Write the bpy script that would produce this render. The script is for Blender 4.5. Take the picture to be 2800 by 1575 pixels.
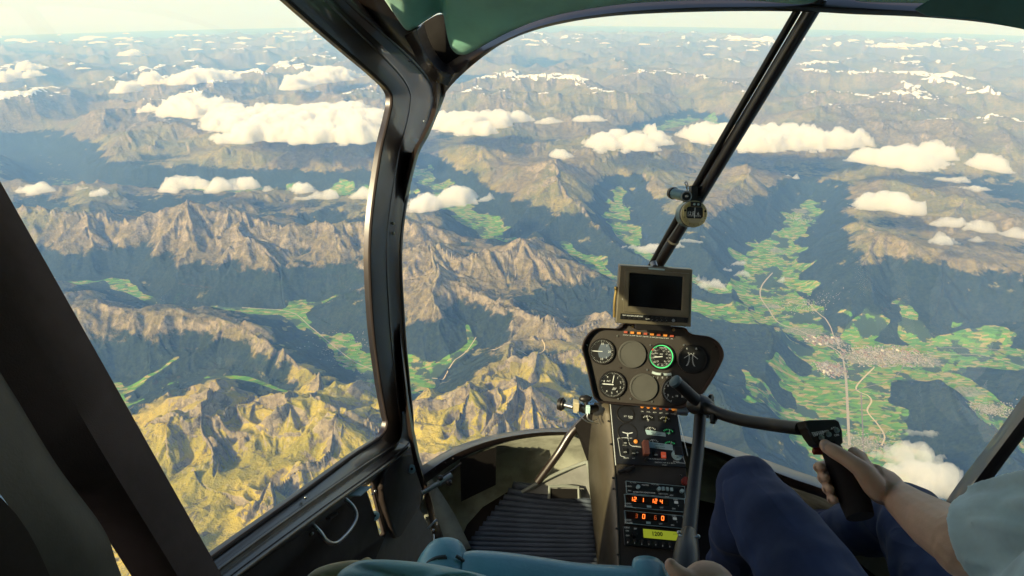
import bpy, bmesh, math, random
import numpy as np
from mathutils import Vector, Matrix, Quaternion

for _o in list(bpy.data.objects):
    bpy.data.objects.remove(_o)
scene = bpy.context.scene
COL = scene.collection
R = math.radians

# ------------------------------------------------------------------ camera
PITCH = R(26.3)            # how far the camera looks down
FPX = 1534.6               # focal length in 2576-px-wide photo units
cam_d = bpy.data.cameras.new('camera')
cam = bpy.data.objects.new('camera', cam_d)
COL.objects.link(cam)
scene.camera = cam
cam.location = (0, 0, 0)
cam.rotation_euler = (R(90) - PITCH, 0, 0)
cam_d.sensor_width = 36.0
cam_d.lens = FPX / 2576 * 36.0
cam_d.clip_start = 0.02
cam_d.clip_end = 900000.0

# ------------------------------------------------------------------ sky, sun, exposure
SUN_AZ = 231.0             # clockwise from +Y: behind the left shoulder
SUN_EL = 31.0
world = bpy.data.worlds.new('World')
scene.world = world
world.use_nodes = True
wn = world.node_tree.nodes
bg = wn['Background']
sky = wn.new('ShaderNodeTexSky')
sky.sky_type = 'NISHITA'
sky.sun_disc = False
sky.sun_elevation = R(SUN_EL)
sky.sun_rotation = R(SUN_AZ)
sky.altitude = 500
sky.air_density = 1.0
sky.dust_density = 4
sky.ozone_density = 1.0
tint = wn.new('ShaderNodeMix'); tint.data_type = 'RGBA'; tint.blend_type = 'MULTIPLY'
tint.inputs[0].default_value = 1.0
tint.inputs[7].default_value = (1.10, 1.02, 0.90, 1)
world.node_tree.links.new(sky.outputs[0], tint.inputs[6])
world.node_tree.links.new(tint.outputs[2], bg.inputs[0])
bg.inputs[1].default_value = 0.13
sun_d = bpy.data.lights.new('sun', 'SUN')
sun_d.energy = 5.0
sun_d.angle = R(0.5)
sun_d.color = (1.0, 0.84, 0.50)
sun = bpy.data.objects.new('sun', sun_d)
COL.objects.link(sun)
SDIR = Vector((math.sin(R(SUN_AZ)) * math.cos(R(SUN_EL)), math.cos(R(SUN_AZ)) * math.cos(R(SUN_EL)), math.sin(R(SUN_EL))))
sun.rotation_euler = (-SDIR).to_track_quat('-Z', 'Y').to_euler()
scene.view_settings.view_transform = 'Standard'
scene.view_settings.look = 'None'
scene.view_settings.gamma = 1.0
scene.view_settings.exposure = 0.58
cy = scene.cycles
cy.use_denoising = True
cy.max_bounces = 8
cy.diffuse_bounces = 4
cy.glossy_bounces = 3
cy.transmission_bounces = 4
cy.volume_bounces = 9
cy.transparent_max_bounces = 12
cy.sample_clamp_indirect = 4.0
cy.caustics_reflective = False
cy.caustics_refractive = False

# ------------------------------------------------------------------ helpers
F_ = np.array([0, math.cos(PITCH), -math.sin(PITCH)])
U_ = np.array([0, math.sin(PITCH), math.cos(PITCH)])
X_ = np.array([1.0, 0, 0])
def ray(u, v):
    return F_ + (u - 1288) / FPX * X_ + (724.5 - v) / FPX * U_
def W(u, v, d):
    """the point at photo position u,v (2576-wide units), d metres in front of the camera"""
    return Vector(ray(u, v) * d)

def tag(o, label=None, cat=None, group=None, kind=None):
    if label: o['label'] = label
    if cat: o['category'] = cat
    if group: o['group'] = group
    if kind: o['kind'] = kind
    return o

def mesh_obj(name, verts, faces, mat, parent=None, smooth=True):
    me = bpy.data.meshes.new(name)
    me.from_pydata([tuple(v) for v in verts], [], faces)
    me.validate(); me.update()
    if mat: me.materials.append(mat)
    if smooth:
        me.polygons.foreach_set('use_smooth', [True] * len(me.polygons))
    o = bpy.data.objects.new(name, me)
    COL.objects.link(o)
    if parent: o.parent = parent
    return o

def grid_mesh(name, P, mat, wrap_u=False, wrap_v=False, parent=None):
    """P: (n,m,3) float array -> quad grid object"""
    n, m = P.shape[:2]
    idx = np.arange(n * m).reshape(n, m)
    a = idx if wrap_u else idx[:-1]
    b = np.roll(idx, -1, 0) if wrap_u else idx[1:]
    if wrap_v:
        q = np.stack([a, b, np.roll(b, -1, 1), np.roll(a, -1, 1)], -1)
    else:
        q = np.stack([a[:, :-1], b[:, :-1], b[:, 1:], a[:, 1:]], -1)
    q = q.reshape(-1, 4)
    return np_mesh(name, P.reshape(-1, 3), q, mat, parent)

def np_mesh(name, V, Q, mat, parent=None):
    me = bpy.data.meshes.new(name)
    me.vertices.add(len(V))
    me.vertices.foreach_set('co', np.ascontiguousarray(V, dtype=np.float32).ravel())
    me.loops.add(Q.size)
    me.loops.foreach_set('vertex_index', np.ascontiguousarray(Q, dtype=np.int32).ravel())
    me.polygons.add(len(Q))
    me.polygons.foreach_set('loop_start', np.arange(0, Q.size, Q.shape[1], dtype=np.int32))
    me.polygons.foreach_set('use_smooth', np.ones(len(Q), dtype=bool))
    me.update(calc_edges=True)
    if mat: me.materials.append(mat)
    o = bpy.data.objects.new(name, me)
    COL.objects.link(o)
    if parent: o.parent = parent
    return o

class NT:
    """small shader-graph builder"""
    def __init__(s, name):
        s.m = bpy.data.materials.new(name); s.m.use_nodes = True
        s.t = s.m.node_tree; s.n = s.t.nodes; s.l = s.t.links
        s.b = s.n.get('Principled BSDF'); s.out = s.n.get('Material Output')
    def put(s, sock, v):
        if isinstance(v, bpy.types.NodeSocket): s.l.new(v, sock)
        elif v is not None:
            if sock.type == 'RGBA' and not hasattr(v, '__len__'): v = (v, v, v, 1)
            if sock.type == 'RGBA' and len(v) == 3: v = (*v, 1)
            sock.default_value = v
    def node(s, typ, out=0, props=None, **ins):
        n = s.n.new(typ)
        for k, v in (props or {}).items(): setattr(n, k, v)
        for k, v in ins.items():
            key = int(k[1:]) if k[0] == 'i' and k[1:].isdigit() else k.replace('_', ' ')
            s.put(n.inputs[key], v)
        return n.outputs[out]
    def math(s, op, a, b=None, c=None, clamp=False):
        n = s.n.new('ShaderNodeMath'); n.operation = op; n.use_clamp = clamp
        s.put(n.inputs[0], a); s.put(n.inputs[1], b) if b is not None else None
        if c is not None: s.put(n.inputs[2], c)
        return n.outputs[0]
    def mix(s, f, a, b, typ='MIX'):
        n = s.n.new('ShaderNodeMix'); n.data_type = 'RGBA'; n.blend_type = typ
        s.put(n.inputs[0], f); s.put(n.inputs[6], a); s.put(n.inputs[7], b)
        return n.outputs[2]
    def ss(s, x, a, b):
        """smoothstep of x from a to b"""
        n = s.n.new('ShaderNodeMapRange'); n.interpolation_type = 'SMOOTHSTEP'
        s.put(n.inputs[0], x); n.inputs[1].default_value = a; n.inputs[2].default_value = b
        return n.outputs[0]
    def noise(s, vec, scale, detail=3, rough=0.5, dist=0.0, col=False):
        n = s.n.new('ShaderNodeTexNoise')
        s.put(n.inputs['Vector'], vec); n.inputs['Scale'].default_value = scale
        n.inputs['Detail'].default_value = detail; n.inputs['Roughness'].default_value = rough
        n.inputs['Distortion'].default_value = dist
        return n.outputs[1 if col else 0]
    def attr(s, name):
        n = s.n.new('ShaderNodeAttribute'); n.attribute_name = name
        return n.outputs['Fac']
    def obj(s):
        return s.n.new('ShaderNodeTexCoord').outputs['Object']
    def geo(s, o='Position'):
        return s.n.new('ShaderNodeNewGeometry').outputs[o]
TERR_RES = (1300, 1650)
HAZE_COL = (0.22, 0.46, 1.0, 1)
HAZE_DENS = 1.7e-5
CLOUD_DENS = 0.005
# ================================================================== TERRAIN
CAM_ALT = 9500.0
REARTH = 6371000.0
def UNP(u, v, alt):
    """world x,y of the point seen at photo position u,v when it stands at altitude alt"""
    d = ray(u, v); t = (CAM_ALT - alt) / max(-d[2], 1e-4)
    for _ in range(12):
        r2 = (d[0] ** 2 + d[1] ** 2) * t * t
        t = ((CAM_ALT - alt) + r2 / (2 * REARTH)) / max(-d[2], 1e-4)
        t = min(t, 3.5e5)
    return d[0] * t, d[1] * t

rng = np.random.default_rng(7)
PERM = rng.permutation(4096).astype(np.int32)
def hsh(ix, iy, seed=0):
    return PERM[(PERM[(ix + seed * 131) & 4095] + iy * 7 + seed) & 4095]
def pnoise(x, y, seed=0):
    ix = np.floor(x).astype(np.int32); iy = np.floor(y).astype(np.int32)
    fx = (x - ix).astype(np.float32); fy = (y - iy).astype(np.float32)
    sx = fx * fx * fx * (fx * (fx * 6 - 15) + 10); sy = fy * fy * fy * (fy * (fy * 6 - 15) + 10)
    def g(dx, dy):
        a = hsh(ix + dx, iy + dy, seed) * np.float32(2 * math.pi / 4096)
        return np.cos(a) * (fx - dx) + np.sin(a) * (fy - dy)
    a = g(0, 0); b = g(1, 0); c = g(0, 1); d = g(1, 1)
    return (a + (b - a) * sx + (c - a) * sy + (a - b - c + d) * sx * sy) * 1.5
def fbm(x, y, o=4, seed=0, gain=0.5):
    s = 0; a = 1.0; t = 0
    for k in range(o):
        s = s + a * pnoise(x * 2 ** k, y * 2 ** k, seed + k); t += a; a *= gain
    return s / t
def ridged(x, y, o=4, seed=0, gain=0.5):
    s = 0; a = 1.0; t = 0; w = 1.0
    for k in range(o):
        n = 1 - np.abs(pnoise(x * 2 ** k, y * 2 ** k, seed + k)); n = n * n * w
        s = s + a * n; t += a; a *= gain; w = np.clip(n * 1.6, 0, 1)
    return s / t
def sst(x, a, b):
    t = np.clip((x - a) / (b - a), 0, 1); return t * t * (3 - 2 * t)

# ---- crests traced from the photograph: (u, v, altitude), then the slope of their flanks
RIDGES = [
 ([(-250,560,2300),(-60,545,2500),(79,523,2750),(138,533,2650),(205,539,2550),(252,537,2620),(315,553,2450),(354,545,2560),(413,521,2850),(472,516,2980),(512,529,2800),(590,537,2650),(669,553,2600),(728,561,2560),(827,569,2520),(921,561,2600),(985,600,2500),(1014,627,2500),(1080,619,2560),(1170,650,2480),(1252,641,2460),(1299,627,2560),(1356,586,2900),(1394,598,2700),(1423,627,2480),(1470,660,2250),(1528,698,2000),(1600,750,1800)], .50),
 ([(472,516,2980),(440,570,2600),(410,610,2250),(370,640,1900)], .55),
 ([(205,539,2550),(225,590,2350),(190,640,1900)], .55),
 ([(590,537,2650),(585,590,2500),(640,620,2400),(700,650,2250),(760,690,1950)], .5),
 ([(640,620,2400),(560,640,2200),(500,690,1900)], .55),
 ([(827,569,2520),(860,640,2350),(900,680,2200),(860,740,1800)], .5),
 ([(980,470,2100),(1056,562,2500),(1099,555,2560),(1156,579,2250),(1232,622,1700)], .42),
 ([(-150,740,2200),(60,742,2300),(161,756,2380),(252,766,2400),(315,774,2380),(378,801,2400),(433,825,2400),(484,841,2420),(551,868,2350),(669,890,2330),(748,905,2400),(794,925,2620),(814,965,2600),(764,1016,2560)], .25),
 ([(764,1016,2560),(688,1021,2450),(623,1041,2400),(592,1066,2450),(527,1051,2600),(522,1000,2560)], .42),
 ([(480,1200,2150),(600,1260,2200),(720,1300,2250),(900,1200,2200),(1050,1150,2200),(1250,1200,2150),(1400,1300,2050)], .22),
 ([(380,1250,2100),(520,1380,2250),(640,1440,2300),(800,1440,2250)], .3),
 ([(433,790,2250),(453,776,2280),(500,782,2150)], .3),
 ([(520,830,2200),(590,815,2220),(650,825,2150),(720,845,1900)], .33),
 ([(794,925,2620),(895,925,2500),(945,940,2450),(1000,985,2380),(1028,1016,2400),(1133,1012,2450),(1233,995,2480),(1290,978,2560),(1328,1016,2400),(1394,1050,2250),(1460,1080,2000)], .55),
 ([(814,965,2600),(845,1066,2560),(834,1122,2520),(764,1167,2480),(673,1213,2450),(690,1290,2300),(640,1360,2200)], .6),
 ([(845,1066,2560),(920,1075,2500),(985,1100,2350)], .6),
 ([(527,1051,2600),(411,1076,2480),(350,1091,2350),(200,1130,2100)], .5),
 ([(527,1051,2600),(545,1120,2400),(570,1180,2150)], .6),
 ([(592,1066,2450),(640,1120,2300)], .6), ([(450,1080,2450),(440,1150,2200)], .6),
 ([(1290,978,2560),(1250,1060,2300),(1200,1120,2050)], .65), ([(1133,1012,2450),(1120,1090,2200)], .65),
 ([(1328,1016,2400),(1340,1090,2150)], .6),
 ([(1080,619,2560),(1094,665,2450),(1085,707,2450),(1140,725,2380),(1233,750,2350),(1309,765,2350),(1375,812,2250),(1423,841,2200),(1490,826,2150),(1547,810,2200),(1640,860,2080),(1740,930,1880),(1820,1010,1780),(1870,1110,1700),(1920,1240,1620),(1990,1400,1500)], .42),
 ([(1085,707,2450),(1060,760,2350),(1050,800,2250),(1100,820,2100)], .42),
 ([(1170,925,2150),(1252,893,2300),(1361,900,2300),(1442,888,2280),(1547,860,2150)], .5),
 ([(1252,893,2300),(1200,930,2150),(1130,960,2000)], .5),
 ([(1302,457,2200),(1345,435,2450),(1389,411,2850),(1430,440,2600),(1477,453,2300)], .26),
 ([(1389,411,2850),(1400,470,2500),(1400,520,2250),(1440,560,2000),(1480,600,1700)], .24),
 ([(1400,520,2250),(1330,540,1900)], .35),
 ([(1600,400,2300),(1560,480,2200),(1650,470,2450),(1720,500,2300),(1700,580,1900)], .27),
 ([(1900,420,2200),(1850,470,2300),(1820,540,2000)], .28),
 ([(2085,520,2200),(2140,553,2500),(2204,577,2450),(2275,611,2500),(2346,644,2450),(2420,665,2350),(2489,687,2250),(2600,760,2000)], .27),
 ([(2204,577,2450),(2180,640,2200),(2210,690,2050),(2270,720,1800)], .3),
 ([(2085,520,2200),(2160,470,2350),(2250,450,2450),(2330,470,2300),(2420,500,2400),(2560,540,2500)], .3),
 ([(2420,500,2400),(2390,560,2200),(2450,600,2000)], .4),
 ([(2180,1000,950),(2275,975,1350),(2360,1000,1300),(2440,1060,1200)], .30),
 ([(1940,300,2500),(1969,289,2900),(2049,262,3250),(2147,262,2950),(2213,285,2900),(2302,285,2850),(2347,249,2950),(2458,231,3200),(2576,249,3150),(2700,260,3100)], .40),
 ([(2302,300,2850),(2400,300,3050),(2500,290,3150),(2600,310,3100)], .40),
 ([(2400,300,3050),(2420,360,2700)], .4), ([(2500,290,3150),(2530,360,2800)], .4),
 ([(1120,215,2800),(1187,198,3150),(1256,179,3450),(1306,198,3250),(1401,179,3450),(1477,213,3250),(1553,228,3100),(1640,235,2700)], .38),
 ([(1600,190,3100),(1668,175,3300),(1744,183,3200),(1843,206,3150),(1940,230,2800)], .38),
 ([(1130,240,2700),(1172,228,3100),(1250,245,2900),(1325,251,2900)], .38),
 ([(149,318,900),(220,270,1900),(287,244,2650),(360,262,2500),(432,275,2700),(520,262,2500),(600,250,2600),(746,224,2950),(825,232,2950),(900,245,2900),(963,251,2900)], .40),
 ([(346,450,1500),(405,397,2350),(460,415,2300),(511,412,2400),(581,365,2450),(660,400,2350),(745,385,2300),(845,365,2450),(939,385,2400),(1060,380,2500),(1180,360,2600),(1260,375,2400)], .28),
 ([(845,365,2450),(830,420,2000)], .4), ([(1060,380,2500),(1090,440,2000)], .36), ([(1180,360,2600),(1210,420,2100)], .36),
 ([(-120,440,1700),(0,428,1850),(60,436,1600),(140,460,1000)], .3),
]
# ---- valley floors: (u, v, altitude, half-width in metres)
VALLEYS = [
 [(40,690,1500,200),(150,718,1450,130),(275,703,1350,260),(354,742,1300,120),(394,769,1280,80),(512,777,1260,80),(610,779,1240,90),(728,785,1220,140),(768,815,1200,200),(827,855,1180,230),(886,902,1160,230),(945,930,1160,220),(1052,960,1150,300),(1085,929,1250,150),(1142,898,1400,100),(1194,860,1500,100),(1170,815,1650,60)],
 [(740,985,1900,30),(640,965,1700,40),(540,950,1560,60),(440,960,1470,60),(380,1000,1400,60),(300,1010,1350,80)],
 [(728,785,1220,200),(787,762,1250,180),(860,740,1400,100)],
 [(240,1000,1350,150),(284,980,1300,200),(310,975,1380,130),(380,940,1500,60),(441,900,1650,60)],
 [(284,980,1300,180),(310,1016,1300,120),(250,1060,1250,100)],
 [(980,420,1300,300),(1060,430,1200,400),(1130,500,1050,500),(1204,560,1000,450),(1252,617,950,420),(1300,600,1000,200)],
 [(1420,610,1250,150),(1480,655,1150,250),(1547,698,1050,300),(1700,760,950,300),(1860,800,820,400),(1942,800,760,500)],
 [(1560,470,1300,150),(1570,560,1150,350),(1600,620,1050,200),(1700,680,950,200),(1800,730,850,200)],
 [(2040,500,1050,234),(2008,549,950,351),(1989,587,900,351),(1942,625,850,624),(1930,700,800,702),(1950,760,750,858),(1989,815,700,702),(2061,850,690,507),(2113,887,680,546),(2132,925,670,780),(2120,982,665,897),(2130,1054,660,975),(2156,1116,655,897),(2200,1250,650,702),(2240,1500,640,702)],
 [(2113,887,680,546),(2227,895,680,780),(2323,892,690,702),(2465,901,700,546),(2700,911,700,546)],
 [(2227,920,675,546),(2330,935,680,390),(2418,968,680,312),(2489,1020,675,296),(2537,1064,670,296),(2680,1180,660,390)],
 [(2300,830,900,400),(2280,770,1100,200)], [(2400,860,800,350),(2500,830,950,300)],
 [(-100,400,650,500),(60,390,600,600),(140,430,650,600),(160,480,650,500),(260,490,750,600),(420,485,900,450),(700,490,1000,700),(1000,500,1000,600)],
 [(1640,330,1300,500),(1750,300,1300,600),(1900,350,1200,500)],
]
def world_poly(pl):
    return [(*UNP(p[0], p[1], p[2]), *p[2:]) for p in pl]

def seg_field(x, y, poly, kind, slope=0.4):
    best = None
    for a, b in zip(poly[:-1], poly[1:]):
        dx, dy = b[0] - a[0], b[1] - a[1]; L2 = dx * dx + dy * dy + 1.0
        t = np.clip(((x - a[0]) * dx + (y - a[1]) * dy) / L2, 0, 1)
        d = np.hypot(x - (a[0] + dx * t), y - (a[1] + dy * t))
        h = a[2] + (b[2] - a[2]) * t
        if kind == 'ridge':
            q = h - slope * d * (1.25 - 0.25 * np.clip(d / 4000, 0, 1))
            best = q if best is None else np.maximum(best, q)
        else:
            w = a[3] + (b[3] - a[3]) * t
            e = np.maximum(d - w, 0)
            q = h + 0.012 * d + 0.62 * e * np.clip(e / 900, .25, 1)
            m = d / w
            if best is None: best = [q, m]
            else: best[0] = np.minimum(best[0], q); best[1] = np.minimum(best[1], m)
    return best

def base_height(X, Y):
    rr = np.hypot(X, Y)
    wx = X + 420 * pnoise(X / 2600, Y / 2600, 3) + 160 * pnoise(X / 900, Y / 900, 5)
    wy = Y + 420 * pnoise(X / 2600, Y / 2600, 13) + 160 * pnoise(X / 900, Y / 900, 15)
    far = sst(rr, 22000, 60000)
    n = ridged(X / 11000, Y / 11000, 4, 21, .55)
    big = fbm(X / 60000, Y / 60000, 2, 77)
    H = 950 + 250 * sst(rr, 16000, 26000) + (1000 + 1300 * far) * n + 350 * pnoise(X / 14000, Y / 14000, 31) + big * 900 * far
    plain = sst(rr, 125000, 190000)
    H = H * (1 - plain) + (350 + 300 * ridged(X / 9000, Y / 9000, 3, 9)) * plain
    for pl, s in RIDGES:
        q = seg_field(wx, wy, world_poly(pl), 'ridge', s)
        k = 160.0
        d = np.clip((q - H) / k, -30, 30)
        H = H + k * np.logaddexp(0, d)
    V = np.full_like(X, 1e9); M = np.full_like(X, 1e9)
    for pl in VALLEYS:
        q, m = seg_field(X + 0.45 * (wx - X), Y + 0.45 * (wy - Y), world_poly(pl), 'valley')
        k = 90.0
        V = np.minimum(V, q); M = np.minimum(M, m)
    H = -k * np.logaddexp(-np.minimum(H, 1e5) / k, -np.clip(V, -1e3, 1e5) / k)
    return H, M

def resample(A, ni, nj):
    """bilinear upsample of A to (ni,nj)"""
    i = np.linspace(0, A.shape[0] - 1, ni); j = np.linspace(0, A.shape[1] - 1, nj)
    i0 = np.minimum(i.astype(int), A.shape[0] - 2); j0 = np.minimum(j.astype(int), A.shape[1] - 2)
    fi = (i - i0)[:, None]; fj = (j - j0)[None, :]
    return (A[i0][:, j0] * (1 - fi) * (1 - fj) + A[i0 + 1][:, j0] * fi * (1 - fj) + A[i0][:, j0 + 1] * (1 - fi) * fj + A[i0 + 1][:, j0 + 1] * fi * fj)

NR, NA = TERR_RES
# azimuth: dense where the photograph looks, coarse behind
az_core = np.linspace(R(-50), R(50), NA)
nb = 60
az = np.concatenate([az_core, np.linspace(R(50), R(310), nb + 2)[1:-1]])
# radius: spacing follows the height of a pixel row
rad = [1.0]
kr = 2.15 / NR
while rad[-1] < 430000:
    r = rad[-1]
    rad.append(r + kr * (r * r + 8200.0 ** 2) / 8200.0 * (0.62 if r < 16000 else 0.8) if r > 4800 else r + 160)
rad = np.array(rad)
# cap the far steps
out = [rad[0]]
for q in rad[1:]:
    while q - out[-1] > 2500: out.append(out[-1] + 2500)
    out.append(q)
rad = np.array(out); rad = rad[rad < 430000]
AZ, RD = np.meshgrid(az, rad)
X = (np.sin(AZ) * RD); Y = (np.cos(AZ) * RD)
# macro shape on a grid of half the density, then refined
ii = np.linspace(0, len(rad) - 1, len(rad) // 2); ji = np.linspace(0, len(az) - 1, len(az) // 2)
Xc = np.interp(ii, np.arange(len(rad)), rad)[:, None] * np.sin(np.interp(ji, np.arange(len(az)), az))[None, :]
Yc = np.interp(ii, np.arange(len(rad)), rad)[:, None] * np.cos(np.interp(ji, np.arange(len(az)), az))[None, :]
Hc, Mc = base_height(Xc, Yc)
H = resample(Hc, len(rad), len(az)); M = resample(Mc, len(rad), len(az))
def grad(Hh):
    gr = np.gradient(Hh, axis=0) / np.gradient(rad)[:, None]
    ga = np.gradient(Hh, axis=1) / (np.gradient(az)[None, :] * RD)
    return gr * np.sin(AZ) + ga * np.cos(AZ), gr * np.cos(AZ) - ga * np.sin(AZ)
gx, gy = grad(H)
# broaden the slope field a little so that gullies run straight down
def erosion(Hh, gx, gy, mask):
    E = np.zeros_like(Hh, dtype=np.float32)
    ex = np.zeros_like(E); ey = np.zeros_like(E)
    amp = 0.115; lam = 1700.0
    near_ = 1 - sst(RD, 9000, 15000)
    lowl = (.45 + .55 * sst(Hh, 1500, 2150)).astype(np.float32)
    spacing = np.maximum(np.gradient(rad)[:, None] * np.ones_like(RD), RD * (az_core[1] - az_core[0])).astype(np.float32)
    for o in range(7):
        Fq = 1.0 / lam
        sx = gx + 0.9 * ex; sy = gy + 0.9 * ey
        L = np.hypot(sx, sy) + 1e-6
        px, py = (-sy / L).astype(np.float32), (sx / L).astype(np.float32)
        steep = sst(L, .05, .42).astype(np.float32)
        x = X * Fq + o * 17.3; y = Y * Fq + o * 9.1
        ix = np.floor(x).astype(np.int32); iy = np.floor(y).astype(np.int32)
        fx = (x - ix).astype(np.float32); fy = (y - iy).astype(np.float32)
        c = np.zeros_like(E); s_ = np.zeros_like(E); w = np.full_like(E, 1e-4)
        for i in (-1, 0, 1):
            for j in (-1, 0, 1):
                h = hsh(ix + i, iy + j, 40 + o)
                rx = (h & 63) * np.float32(1 / 64.) ; ry = (h >> 6) * np.float32(1 / 64.)
                vx = fx - i - rx * .9; vy = fy - j - ry * .9
                ww = np.exp(-(vx * vx + vy * vy) * 1.6)
                ph = (vx * px + vy * py) * np.float32(2 * math.pi)
                c += np.cos(ph) * ww; s_ -= np.sin(ph) * ww; w += ww
        c /= w; s_ /= w
        fade = np.clip((lam / spacing - 1.6) / 2.0, 0, 1) * steep * mask
        A = amp * lam
        mg = np.hypot(c, s_) + 1e-5
        E += A * ((1.02 + .85 * near_) if o < 2 else (.95 - .1 * near_)).astype(np.float32) * lowl * fade * mg * (.62 * (1 - 2.1 * np.sqrt(np.clip((1 - c / mg) / 2, 0, 1) + .012)) + .38 * c / mg)
        k = A * 2 * math.pi * Fq * fade
        ex += s_ * px * k; ey += s_ * py * k
        lam *= 0.52; amp *= 0.97
    return E
mask = sst(M, 1.0, 2.6)
E = erosion(H, gx, gy, mask)
rough = ridged(X / 1300, Y / 1300, 4, 61, .55) - .45
sp = RD * (az_core[1] - az_core[0])
highland = sst(H, 1500, 2300)
H2 = H + E + mask * (120 * rough * (0.35 + 0.65 * highland) * np.clip(1300 / sp / 12, 0, 1)) + 9 * pnoise(X / 400, Y / 400, 3) * mask
H2 = np.maximum(H2, 250)
Zt = H2 - CAM_ALT - RD ** 2 / (2 * REARTH)
gx, gy = grad(H2)
slope = np.hypot(gx, gy)
P3 = np.stack([X, Y, Zt], -1)
# valley-floor and orchard-slope mask, built-up density, low clearings
hill = fbm(X / 1500, Y / 1500, 4, 91)
fieldm = 1 - sst(M + 1.6 * hill * sst(H2, 800, 1150) + .7 * hill, .85, 1.3)
sideM = (1 - sst(M + 2.6 * hill, 1.4, 2.3)) * (1 - sst(H2, 1150, 1500)) * sst(pnoise(X / 1100, Y / 1100, 97), .02, .2)
fieldm = np.clip(np.maximum(fieldm, sideM), 0, 1) * (1 - .8 * sst(RD, 30000, 42000) * sst(-X, 9000, 16000))
TOWNS = [(2215, 896, 1000, 480), (2290, 902, 500, 300), (2175, 905, 500, 320), (2075, 858, 700, 350), (2020, 835, 700, 300), (2090, 925, 450, 420), (2170, 1040, 0, 0), (2430, 985, 500, 250), (2490, 1030, 450, 250), (2160, 1115, 500, 300), (2285, 965, 500, 150), (2150, 900, 400, 200), (2040, 765, 300, 200), (2330, 910, 500, 300), (2007, 548, 400, 400), (1950, 640, 300, 300), (1940, 775, 350, 200)]
town = np.zeros_like(H2)
for (u, v, a, b) in TOWNS:
    if a:
        tx, ty = UNP(u, v, 680)
        town = np.maximum(town, np.exp(-(((X - tx) / a) ** 2 + ((Y - ty) / b) ** 2) * 1.1))
town *= sst(-slope, -.25, -.12)
P3q = P3
del sp, rough
def terrain_material():
    g = NT('alpine_ground')
    pos = g.geo('Position')
    n = g.n.new('ShaderNodeVectorMath'); n.operation = 'SCALE'; g.l.new(pos, n.inputs[0]); n.inputs['Scale'].default_value = 0.001
    km = n.outputs[0]
    alt, fld, twn, slp = g.attr('alt'), g.attr('field'), g.attr('town'), g.attr('slope')
    n1 = g.noise(km, 0.9, 7, .62); n2 = g.noise(km, 5.0, 6, .6); n3 = g.noise(km, 0.22, 3, .5)
    # rock / scree
    rock = g.mix(g.ss(n2, .35, .65), (.10, .083, .056, 1), (.24, .20, .135, 1))
    rock = g.mix(g.ss(g.noise(km, 14, 3, .6), .4, .62), rock, g.mix(.5, rock, (.32, .27, .17, 1)))
    # alpine meadow, from green-yellow to dry brown
    mead = g.mix(g.ss(n1, .38, .62), (.12, .125, .032, 1), (.24, .205, .055, 1))
    brown = g.mix(g.ss(n2, .4, .6), (.12, .095, .042, 1), (.20, .165, .070, 1))
    mead = g.mix(g.ss(n3, .42, .54), mead, brown)
    mead = g.mix(g.ss(g.noise(km, 9, 5, .65), .45, .68), mead, (.13, .11, .06, 1))
    vec = g.n.new('ShaderNodeSeparateXYZ'); g.l.new(km, vec.inputs[0])
    # nearer land is greener-yellow (it is grassier); far land is drier and rockier
    fore = g.ss(g.math('ADD', vec.outputs[1], g.math('MULTIPLY', g.math('SUBTRACT', n3, .5), 6)), 13, 9)
    fore2 = g.math('MULTIPLY', g.ss(vec.outputs[1], 11.5, 8.5), g.ss(vec.outputs[0], 2.2, .4))
    yel = g.mix(g.ss(n1, .4, .6), (.27, .235, .018, 1), (.43, .34, .04, 1))
    mead = g.mix(g.math('MULTIPLY', fore, .85), mead, yel)
    rk = g.math('ADD', g.math('MULTIPLY', slp, 1.08), g.math('MULTIPLY', g.math('SUBTRACT', n2, .5), 1.2))
    rk = g.math('ADD', rk, g.math('MULTIPLY', g.math('SUBTRACT', alt, 2450), .0005))
    rk = g.math('SUBTRACT', rk, g.math('MULTIPLY', fore, .22))
    col = g.mix(g.ss(rk, .80, 1.12), mead, rock)
    scr = g.math('MULTIPLY', g.ss(g.noise(km, 7, 5, .7, 1.5), .57, .64), g.ss(alt, 1900, 2400))
    col = g.mix(g.math('MULTIPLY', scr, .65), col, (.36, .31, .21, 1))
    out_ = g.ss(g.noise(km, 4.2, 6, .72, .8), .56, .61)
    col = g.mix(g.math('MULTIPLY', out_, .75), col, (.075, .062, .045, 1))
    # forest below the tree line
    tree = g.math('ADD', alt, g.math('MULTIPLY', g.math('SUBTRACT', n1, .5), 900))
    tree = g.math('ADD', tree, g.math('MULTIPLY', g.math('SUBTRACT', n2, .5), 380))
    treeline = g.math('ADD', g.math('ADD', g.math('SUBTRACT', tree, 1880), g.math('MULTIPLY', fore2, 260)), g.math('MULTIPLY', g.ss(vec.outputs[1], 17, 30), 260))
    fm = g.ss(treeline, 120, 0)
    fcol = g.mix(g.ss(g.noise(km, 11, 6, .72), .38, .62), (.006, .010, .007, 1), (.024, .034, .014, 1))
    clear = g.math('ADD', g.ss(g.noise(km, 1.7, 5, .62), .63, .67), g.math('MULTIPLY', g.ss(g.noise(km, 6, 4, .7), .66, .72), .6), clamp=True)
    fcol = g.mix(g.math('MULTIPLY', clear, g.ss(slp, .75, .45)), fcol, (.20, .18, .06, 1))
    col = g.mix(fm, col, fcol)
    # farmland: patchwork of strips
    mp = g.n.new('ShaderNodeMapping'); g.l.new(km, mp.inputs[0]); mp.inputs['Rotation'].default_value = (0, 0, R(24)); mp.inputs['Scale'].default_value = (6.5, 17.0, 0)
    wob = g.n.new('ShaderNodeVectorMath'); wob.operation = 'ADD'; g.l.new(mp.outputs[0], wob.inputs[0]); g.l.new(g.noise(km, .5, 2, .5, col=True), wob.inputs[1])
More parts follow.
